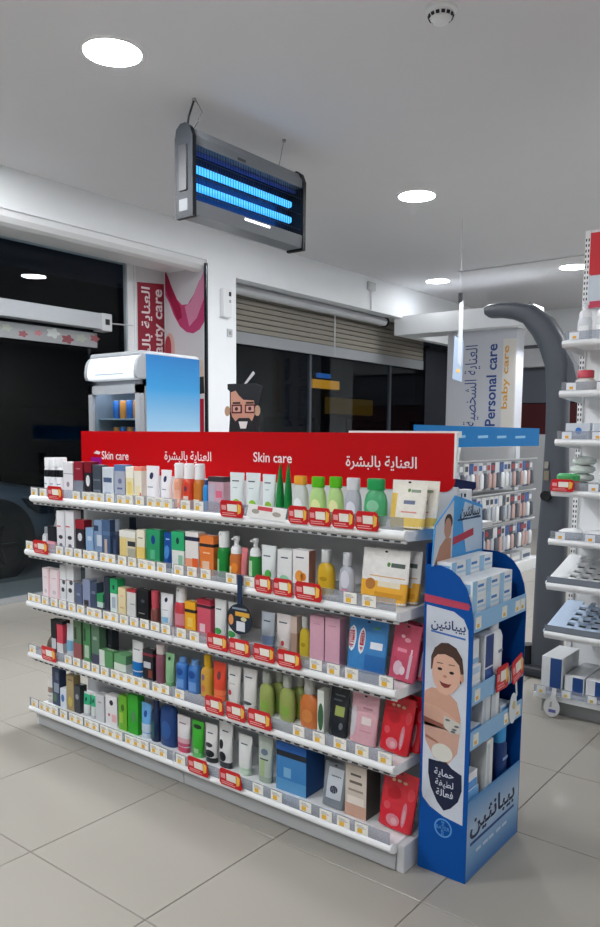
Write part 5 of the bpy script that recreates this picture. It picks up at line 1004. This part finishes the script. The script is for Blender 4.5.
# curved lit sign
mb = MB(); ns = 8; prof = [(fy0+.05, 1.815), (fy0-.012, 1.82), (fy0-.022, 1.84), (fy0-.024, 1.87), (fy0-.018, 1.91), (fy0-.006, 1.945), (fy0+.012, 1.968), (fy0+.035, 1.982), (fy0+.05, 1.985)]
va = [(fx0+.02, a, b) for a, b in prof]; vb = [(fx1-.03, a, b) for a, b in prof]; k = ns+1
mb.add(va+vb, [[i, k+i, k+i+1, i+1] for i in range(ns)]+[list(range(k)), list(range(k, 2*k))[::-1]])
sgn = mb.build('lit_sign', mat('lit_sign', 'eaf0f6', .3, emit=.25), fr_, True)
MB().box(fx0+.12, fx1-.14, fy0-.0255, fy0-.0235, 1.852, 1.860).build('print', col('a8b4c0'), sgn)
for xs in (fx0, fx1-.03):
    mb = MB(); pf = [(a-.004 if 0 < i < ns else a, b) for i, (a, b) in enumerate(prof)]
    mb.prism(pf[::-1], (xs, 0, 0), Y_, Z_, .03) ; mb.build('sign_cheek', M_SIL, fr_)
dr = MB().box(fx0+.005, fx0+.05, fy0, fy0+.045, .30, 1.78).box(fx1-.05, fx1-.005, fy0, fy0+.045, .30, 1.78).box(fx0+.005, fx1-.005, fy0, fy0+.045, .30, .36).box(fx0+.005, fx1-.005, fy0, fy0+.045, 1.72, 1.78).build('door', M_SIL, fr_)
MB().box(fx0+.05, fx1-.05, fy0+.02, fy0+.025, .36, 1.72).build('pane', M_GLASS, dr)
MB().bbox(fx0+.01, fx0+.03, fy0-.03, fy0, .9, 1.3, .006).build('handle', M_LGREY, dr)
MB().box(fx0+.03, fx1-.03, fy1-.035, fy1-.03, .3, 1.77).build('liner', mat('white_liner', 'e4ecf2', .4), fr_)
MB().box(fx0+.04, fx1-.04, fy0+.07, fy0+.09, 1.745, 1.765).build('light_tube', mat('fridge_tube', 'e8f2ff', .3, emit=14), fr_)
for sz in (.55, .82, 1.09, 1.36, 1.55):
    MB().box(fx0+.03, fx1-.03, fy0+.07, fy1-.035, sz-.008, sz).build('wire_shelf', mat('shelf_wire', 'c4cad0', .3, .4), fr_)
for zi, sz in enumerate((1.36, 1.55)):
    for i in range(5):
        t = thing('drink_can', ('orange', 'blue')[(i+zi) % 2]+' drink can, %s from the left on the %s fridge shelf' % (('first', 'second', 'third', 'fourth', 'fifth')[i], ('middle', 'upper')[zi]), 'can', (fx0+.13+.075*i, fy0+.16, sz), 'cans in the fridge')
        x, y = fx0+.13+.075*i, fy0+.16; hh = .13
        MB().loft([(sz+.001, .026, .026, 2), (sz+.008, .031, .031, 2), (sz+hh-.012, .031, .031, 2), (sz+hh, .025, .025, 2)], 18, x, y).build('can_body', col(('d88a3c', '2f6ab0')[(i+zi) % 2], .25), t, True)
        MB().loft([(sz+hh-.001, .024, .024, 2), (sz+hh+.002, .024, .024, 2)], 18, x, y).build('lid', M_LGREY, t, True)

# ================================================================ INSECT KILLER HANGING FROM THE CEILING
zp = thing('insect_killer', 'grey electric insect killer with blue tubes hanging from the ceiling', 'insect killer', (-2.21, 1.65, 2.70))
ZX0, ZX1, ZY0, ZY1, ZZ0, ZZ1 = -2.275, -2.145, 1.15, 2.15, 2.715, 3.20
M_ZD, M_ZG = mat('zapper_dark', '181b20', .45, spec=.2), mat('zapper_grey', '82878d', .35, noise=.03)
def endcap(y0, y1):
    pts = [(ZX0, ZZ0-.02), (ZX1+.012, ZZ0-.02), (ZX1+.014, ZZ1-.06), (ZX1-.01, ZZ1-.005), (ZX1-.045, ZZ1+.02), (ZX0+.045, ZZ1+.02), (ZX0+.01, ZZ1-.005), (ZX0-.004, ZZ1-.06)]
    return MB().prism(pts, (0, y1, 0), X_, Z_, y1-y0)
ec = endcap(ZY0-.03, ZY0).build('end_cap', M_ZD, zp)
MB().bbox(ZX0+.035, ZX1-.03, ZY0-.037, ZY0-.029, ZZ0+.13, ZZ1-.1, .003).build('recess', M_BLACK, ec)
MB().box(ZX0+.03, ZX1-.03, ZY0-.0315, ZY0-.03, ZZ0+.02, ZZ0+.085).build('rating_plate', col('4c4f54'), ec)
endcap(ZY1, ZY1+.03).build('end_cap', M_ZD, zp)
MB().prism([(ZX1+.004, ZZ1-.10), (ZX1+.004, ZZ1-.05), (ZX1-.03, ZZ1), (ZX0+.03, ZZ1), (ZX0, ZZ1-.05), (ZX0, ZZ1-.10)], (0, ZY1, 0), X_, Z_, ZY1-ZY0).build('top_housing', M_ZG, zp)
tray = MB().prism([(ZX0, ZZ0-.005), (ZX1, ZZ0-.005), (ZX1+.008, ZZ0+.075), (ZX0, ZZ0+.075)], (0, ZY1, 0), X_, Z_, ZY1-ZY0).build('catch_tray', M_ZG, zp)
MB().box(ZX1+.0085, ZX1+.0095, ZY0+.42, ZY0+.66, ZZ0+.052, ZZ0+.066).build('tray_reflection', mat('tray_glint', 'f4f8fa', .3, emit=2), tray)  # glowing strip standing in for a ceiling lamp's reflection on the tray
MB().box(ZX1-.0005, ZX1+.0065, ZY0+.36, ZY0+.43, ZZ1-.09, ZZ1-.075).build('name_plate', col('4a4e54'), zp)
MB().box(ZX0+.004, ZX0+.008, ZY0, ZY1, ZZ0+.07, ZZ1-.09).build('reflector', mat('reflector', '3a4c74', .25, .6), zp)
M_UV = bpy.data.materials.new('uv_tube'); M_UV.use_nodes = True; b_ = M_UV.node_tree.nodes['Principled BSDF']
b_.inputs['Base Color'].default_value = (.2, .5, .9, 1); b_.inputs['Emission Color'].default_value = (.045, .42, .95, 1); b_.inputs['Emission Strength'].default_value = 1.25
for z in (2.885, 2.985):
    MB().tube([(-2.195, ZY0+.02, z), (-2.195, ZY1-.07, z)], .022, 12).build('uv_tube', M_UV, zp, True)
MB().box(-2.22, -2.20, ZY0, ZY1, 3.075, 3.095).build('lamp_bar', mat('lampbar', '4a62b8', .3), zp)
wires = MB()
for k in range(44): wires.tube([(ZX1-.006, ZY0+.012+.0228*k, ZZ0+.07), (ZX1-.006, ZY0+.012+.0228*k, ZZ1-.1)], .0017, 5)
wires.build('wire_grille', mat('grille_wire', '3c4450', .3, .7), zp)
for z in (2.83, 2.93, 3.03): MB().tube([(ZX1-.006, ZY0, z), (ZX1-.006, ZY1, z)], .002, 5).build('cross_wire', mat('grille_wire', '3c4450', .3, .7), zp)
MB().tube([(-2.15, 1.155, 3.345), (-2.17, 1.13, 3.25), (-2.19, 1.14, 3.21)], .006, 8).build('hanging_cord', M_BLACK, zp)
MB().tube([(-2.15, 1.16, 3.35), (-2.12, 1.19, 3.28), (-2.18, 1.18, 3.20)], .003, 6).build('power_cable', M_BLACK, zp)
MB().tube([(-2.13, 1.94, 3.35), (-2.19, 1.96, 3.20)], .003, 6).build('hanging_cord', M_GREY, zp)
MB().tube([(-2.15, 1.155, 3.35), (-2.15, 1.155, 3.335)], .012, 10).build('ceiling_hook', M_GREY, zp)
MB().tube([(-2.13, 1.94, 3.35), (-2.13, 1.94, 3.335)], .012, 10).build('ceiling_hook', M_GREY, zp)

# ================================================================ SMALL FIXTURES
sd = thing('smoke_detector', 'white round smoke detector on the ceiling', 'smoke detector', (-.588, 1.17, CEIL))
mb = MB().loft([(CEIL-.022, .062, .062, 2), (CEIL-.016, .07, .07, 2), (CEIL, .072, .072, 2)], 28, -.588, 1.17); mb.build('base_plate', M_WHITE, sd, True)
MB().loft([(CEIL-.066, .026, .026, 2), (CEIL-.06, .036, .036, 2), (CEIL-.048, .042, .042, 2), (CEIL-.046, .048, .048, 2), (CEIL-.022, .058, .058, 2)], 28, -.588, 1.17).build('sensor_dome', M_WHITE, sd, True)
for k in range(14):
    a = 2*math.pi*k/14; c_, s_ = math.cos(a), math.sin(a)
    MB().prism([(-.008, 0), (.008, 0), (.008, .014), (-.008, .014)], (-.588+.051*c_, 1.17+.051*s_, CEIL-.044), (-s_, c_, 0), (.38*c_, .38*s_, .92), .003).build('vent', M_DARK, sd)
bx_ = thing('air_freshener', 'white slim dispenser box on the white pier', 'dispenser', (XB, 3.40, 2.56))
MB().bbox(XB, XB+.05, 3.335, 3.455, 2.56, 2.83, .012).build('housing', M_WHITE, bx_)
MB().box(XB+.05, XB+.052, 3.41, 3.44, 2.76, 2.80).build('window', M_DARK, bx_)
MB().box(XB+.05, XB+.052, 3.415, 3.435, 2.70, 2.725).build('button', M_GREY, bx_)
sw = thing('light_switch', 'small grey switch plate on the white pier', 'switch', (XB, 3.46, 2.39))
MB().bbox(XB, XB+.012, 3.43, 3.50, 2.385, 2.46, .003).build('plate', M_LGREY, sw); MB().box(XB+.012, XB+.016, 3.45, 3.48, 2.405, 2.44).build('rocker', M_GREY, sw)
jb = thing('junction_box', 'small white cable box on the bulkhead over the right window', 'cable box', (XB, 5.96, 3.2))
MB().bbox(XB, XB+.03, 5.87, 6.03, 3.19, 3.29, .006).build('housing', M_LGREY, jb)
MB().tube([(XB+.012, 5.95, 3.19), (XB+.01, 5.96, 2.965)], .006, 6).build('cable', M_LGREY, jb)
hs = thing('hanging_strip', 'white paper strip sign hanging by a thread above the blue-headed gondola', 'sign', (-2.0, 4.3, 1.95))
MB().tube([(-2.03, 4.3, CEIL), (-2.03, 4.3, 2.71)], .0013, 5).build('thread', mat('grey_thread', '8a8b8e', .9), hs)
MB().bbox(-2.045, -2.01, 4.29, 4.31, 2.63, 2.715, .004).build('clip', M_BLACK, hs)
MB().prism([(-2.035, 2.10), (-1.995, 2.06), (-1.995, 2.64), (-2.035, 2.64)], (0, 4.30, 0), X_, Z_, .003).build('strip', col('b2b8c0'), hs)
MB().prism([(-2.085, 1.96), (-1.99, 1.93), (-1.985, 2.28), (-2.075, 2.345)], (0, 4.306, 0), X_, Z_, .003).build('sheet', col('98a8be'), hs)
MB().prism(ell(-2.03, 2.03, .018, .018), (0, 4.302, 0), X_, Z_, .0012).build('print', col('e0b060'), hs)

# ================================================================ WALL GRAPHICS
gr = thing('beauty_banner', 'dark red vertical banner lettered Beauty care beside the left window', 'banner', (-4.65, 2.98, 1.5))
MB().box(-4.649, -4.645, 2.80, 3.152, 1.0, 3.03).build('backing', col('dcdde0'), gr)
bn = MB().prism([(2.815, 1.0), (3.15, 1.0), (3.15, 2.90), (2.815, 2.87)], (-4.645, 0, 0), Y_, Z_, .003).build('red_field', col('8e1f33', .5), gr)
text('lettering', arabic('العناية بالجمال'), (-4.642, 3.0, 1.92), Z_, (0, -1, 0), .92, col('e8dfe0'), bn, height=.14, bold=.02)
text('lettering', 'Beauty care', (-4.642, 3.12, 2.06), Z_, (0, -1, 0), .78, col('ead9dc'), bn, bold=.02)
po = thing('ribbon_poster', 'white poster with pink satin ribbon and cosmetics on the pier side', 'poster', (-4.38, 3.16, 1.0))
pw_ = MB().box(-4.638, -4.09, 3.160, 3.1665, .9, 3.035).build('sheet', col('d6d5da', .35), po)
Q = lambda n, pts, c, lay=0: patch(n, pts, (0, 3.160-.0008*lay, 0), X_, Z_, col(c, .35), pw_, .0008)
Q('ribbon', [(-4.636, 3.03), (-4.60, 2.98), (-4.54, 2.86), (-4.47, 2.74), (-4.40, 2.68), (-4.32, 2.68), (-4.24, 2.76), (-4.16, 2.88), (-4.095, 2.94), (-4.095, 2.50), (-4.16, 2.43), (-4.25, 2.40), (-4.34, 2.42), (-4.43, 2.48), (-4.52, 2.60), (-4.58, 2.72), (-4.636, 2.80)], 'c8487a', 0)
Q('ribbon_fold', [(-4.36, 2.66), (-4.28, 2.70), (-4.18, 2.84), (-4.095, 2.97), (-4.095, 2.72), (-4.2, 2.54), (-4.3, 2.47)], 'dd8fb0', 1)
Q('ribbon_fold', [(-4.636, 3.03), (-4.60, 2.98), (-4.54, 2.86), (-4.47, 2.74), (-4.42, 2.66), (-4.40, 2.56), (-4.46, 2.54), (-4.55, 2.70), (-4.636, 2.86)], 'a8204c', 1)
Q('powder_puff', ell(-4.58, 2.27, .075, .16), 'd8b4ac', 0); Q('powder', ell(-4.60, 2.28, .045, .12), 'b03c4c', 1)
Q('brush', [(-4.46, 2.08), (-4.28, 2.11), (-4.28, 2.07), (-4.40, 1.98)], '8a8a90', 0)
Q('palette', [(-4.28, 2.12), (-4.13, 2.15), (-4.10, 1.96), (-4.27, 1.93)], 'd8c4b0', 0); Q('palette_pan', [(-4.24, 1.98), (-4.11, 1.99), (-4.10, 1.83), (-4.24, 1.82)], '2c2c30', 1)
Q('lipstick', rect(-4.17, 1.45, -4.11, 1.78), 'b01c34', 0); Q('lipstick', rect(-4.36, 1.5, -4.2, 1.78), 'c8a890', 0)
tag(MB().bbox(XB-.02, XB+.012, 3.145, 3.166, .0, 3.03, .004).build('corner_trim', mat('dark_steel', '45484e', .2, .7)), 'dark steel corner strip on the edge of the white pier', 'corner trim')
bl_, orr = col('2c4c8c'), col('dca44c')
text('lettering', arabic('العناية الشخصية'), (-3.04, 6.9, 1.57), Z_, (-1, 0, 0), 1.0, bl_, pillar, height=.21)
text('lettering', 'Personal care', (-2.825, 6.9, 1.57), Z_, (-1, 0, 0), 1.0, bl_, pillar, bold=.02)
st_ = MB().box(-2.745, -2.58, 6.895, 6.9, 1.0, 2.62).build('pale_strip', col('dfdcd6'), pillar)
text('lettering', 'baby care', (-2.645, 6.895, 1.78), Z_, (-1, 0, 0), .76, orr, st_, bold=.02, height=.10)
# strip coloured as the reflection of flowers in the glass, under the sliding-door header
fs = thing('flower_reflection', 'dull strip imitating a reflection of red flowers under the sliding-door header', 'banner', (-4.63, .5, 2.21))
MB().box(-4.66, -4.655, -1.5, 2.35, 2.215, 2.345).build('sheet', col('8f9194', .5), fs)
for i in range(26):
    y = -1.3+.145*i; c = ('8a4a52', '7c3c44', 'a86a70', '9aa094', 'b4b8b8')[(i*7) % 5]; rx = .035+.03*((i*13) % 7)/7
    MB().prism([(y+rx*(1+.25*math.cos(5*a))*math.cos(a), 2.28+.035*math.sin(i*2.1)*.6+rx*.62*(1+.25*math.cos(5*a))*math.sin(a)) for a in [2*math.pi*k/20 for k in range(20)]], (-4.655, 0, 0), Y_, Z_, .001+.0002*(i % 4)).build('flower', col(c), fs)

# ================================================================ OUTSIDE
struct(MB().box(-30, -4.86, -20, 30, -.12, -.02).build('ground_street', mat('asphalt', '5c5c5e', .9, noise=.08, scale=6)))
struct(MB().box(-5.55, -4.86, -20, 30, -.02, .0).build('ground_pavement', mat('pavement', '84827e', .8, noise=.1, scale=10)))
car = thing('car', 'dark grey car parked outside the left window', 'car', (-6.75, .4, -.02))
M_CAR = mat('car_paint', '5a626e', .3, .3, coat=.5, noise=.03)
M_CG = mat('car_glass', '0c0e12', .06)
cxx = -6.75
def csec(y, zb, zt, hw_, n=5): return (y, cxx, (zb+zt)/2-.02, hw_, (zt-zb)/2, n)
def yloft(secs, seg=32):
    mb = MB()
    for y, cx, cz, a, b, n in secs:
        for k in range(seg):
            t = 2*math.pi*(k+.5)/seg; c, d = math.cos(t), math.sin(t)
            mb.v.append((cx+a*math.copysign(abs(c)**(2/n), c), y, cz+b*math.copysign(abs(d)**(2/n), d)))
    for i in range(len(secs)-1):
        for k in range(seg): mb.f.append([i*seg+k, (i+1)*seg+k, (i+1)*seg+(k+1) % seg, i*seg+(k+1) % seg]); mb.mi.append(0)
    mb.f += [list(range(seg)), [(len(secs)-1)*seg+k for k in range(seg)][::-1]]; mb.mi += [0, 0]
    return mb
yloft([csec(-1.75, .5, .95, .6), csec(-1.7, .35, 1.02, .78), csec(-1.3, .25, 1.06, .87), csec(-.2, .25, 1.04, .90), csec(1.0, .25, 1.03, .90), csec(1.5, .25, 1.02, .90), csec(2.2, .26, .97, .89), csec(2.6, .28, .90, .85), csec(2.8, .32, .82, .76), csec(2.88, .4, .72, .6)]).build('body_shell', M_CAR, car, True)
yloft([csec(-1.6, .95, 1.05, .70), csec(-1.1, .95, 1.56, .70, 4), csec(-.3, .95, 1.64, .72, 4), csec(.6, .95, 1.60, .72, 4), csec(1.1, .95, 1.35, .74, 4), csec(1.6, .95, 1.06, .74, 5)]).build('cabin_glass', M_CG, car, True)
yloft([csec(-1.0, 1.55, 1.60, .58, 4), csec(-.3, 1.6, 1.68, .64, 4), csec(.5, 1.57, 1.64, .62, 4), csec(.7, 1.54, 1.58, .58, 4)]).build('roof', M_CAR, car, True)
for y in (2.0, -.75):
    for sx in (1, -1):
        xo = cxx+sx*.88
        MB().tube([(xo+sx*.012, y, .36), (xo-sx*.05, y, .36)], .43, 28).build('wheel_arch', M_BLACK, car)
        wh = MB().tube([(xo+sx*.03, y, .32), (xo-sx*.18, y, .32)], [.335, .335], 28).build('wheel', mat('tyre', '0b0c0d', .85), car)
        MB().tube([(xo+sx*.034, y, .32), (xo+sx*.02, y, .32)], .215, 20).build('rim', mat('wheel_rim', '1e2023', .4, .5), wh)
        for k in range(5):
            a = 2*math.pi*k/5
            MB().tube([(xo+sx*.042, y, .32), (xo+sx*.038, y+.2*math.cos(a), .32+.2*math.sin(a))], .022, 6).build('spoke', mat('wheel_rim', '1e2023', .4, .5), wh)
MB().prism([(2.28, .78), (2.40, .76), (2.66, .66), (2.66, .60), (2.5, .60), (2.36, .68)], (-5.865, 0, 0), Y_, Z_, .012).build('headlight', mat('headlight', '20252c', .08), car)
MB().prism([(2.30, .80), (2.60, .72), (2.60, .715), (2.30, .79)], (-5.862, 0, 0), Y_, Z_, .012).build('chrome_line', mat('chrome', 'c9ccd0', .15, 1.), car)
MB().tube([(-5.83, 1.35, 1.06), (-5.68, 1.33, 1.08), (-5.66, 1.28, 1.10)], [.05, .07, .05], 12).build('wing_mirror', M_CAR, car, True)
MB().tube([(-6.3, 2.0, 1.055), (-6.9, 1.75, 1.09)], .008, 6).build('wiper', M_CAR, car)
# dark building with glowing coloured panels across the street
bd = thing('building', 'dark low building across the street', 'building', (-15.5, 15, -.02))
MB().box(-17, -14.3, 5, 30, -.02, 5.0).build('facade', mat('night_facade', '24262c', .8, noise=.2, scale=2), bd)
for k in range(5): MB().box(-14.3, -14.26, 7+4.4*k, 9.6+4.4*k, .3, 2.0).build('window', M_CG, bd)
for lb, y0, y1, z0, z1, c, e in (('yellow glowing panel far across the street', 18.0, 19.5, 2.97, 3.25, 'd8982c', .55), ('dim yellow panel under the bright yellow one', 18.8, 21.6, 2.15, 2.7, '8c6a1c', .12), ('small blue glowing panel above the yellow one', 18.3, 19.0, 3.315, 3.46, '2c64b0', .6)):
    t = thing('glowing_panel', lb, 'sign', (-14.25, (y0+y1)/2, z0))
    MB().bbox(-14.2, -14.1, y0, y1, z0, z1, .02).build('sign_face', mat('sign_'+c, c, .5, emit=e), t)
    MB().box(-14.255, -14.2, y0-.03, y1+.03, z0-.03, z1+.03).build('sign_box', M_BLACK, t)
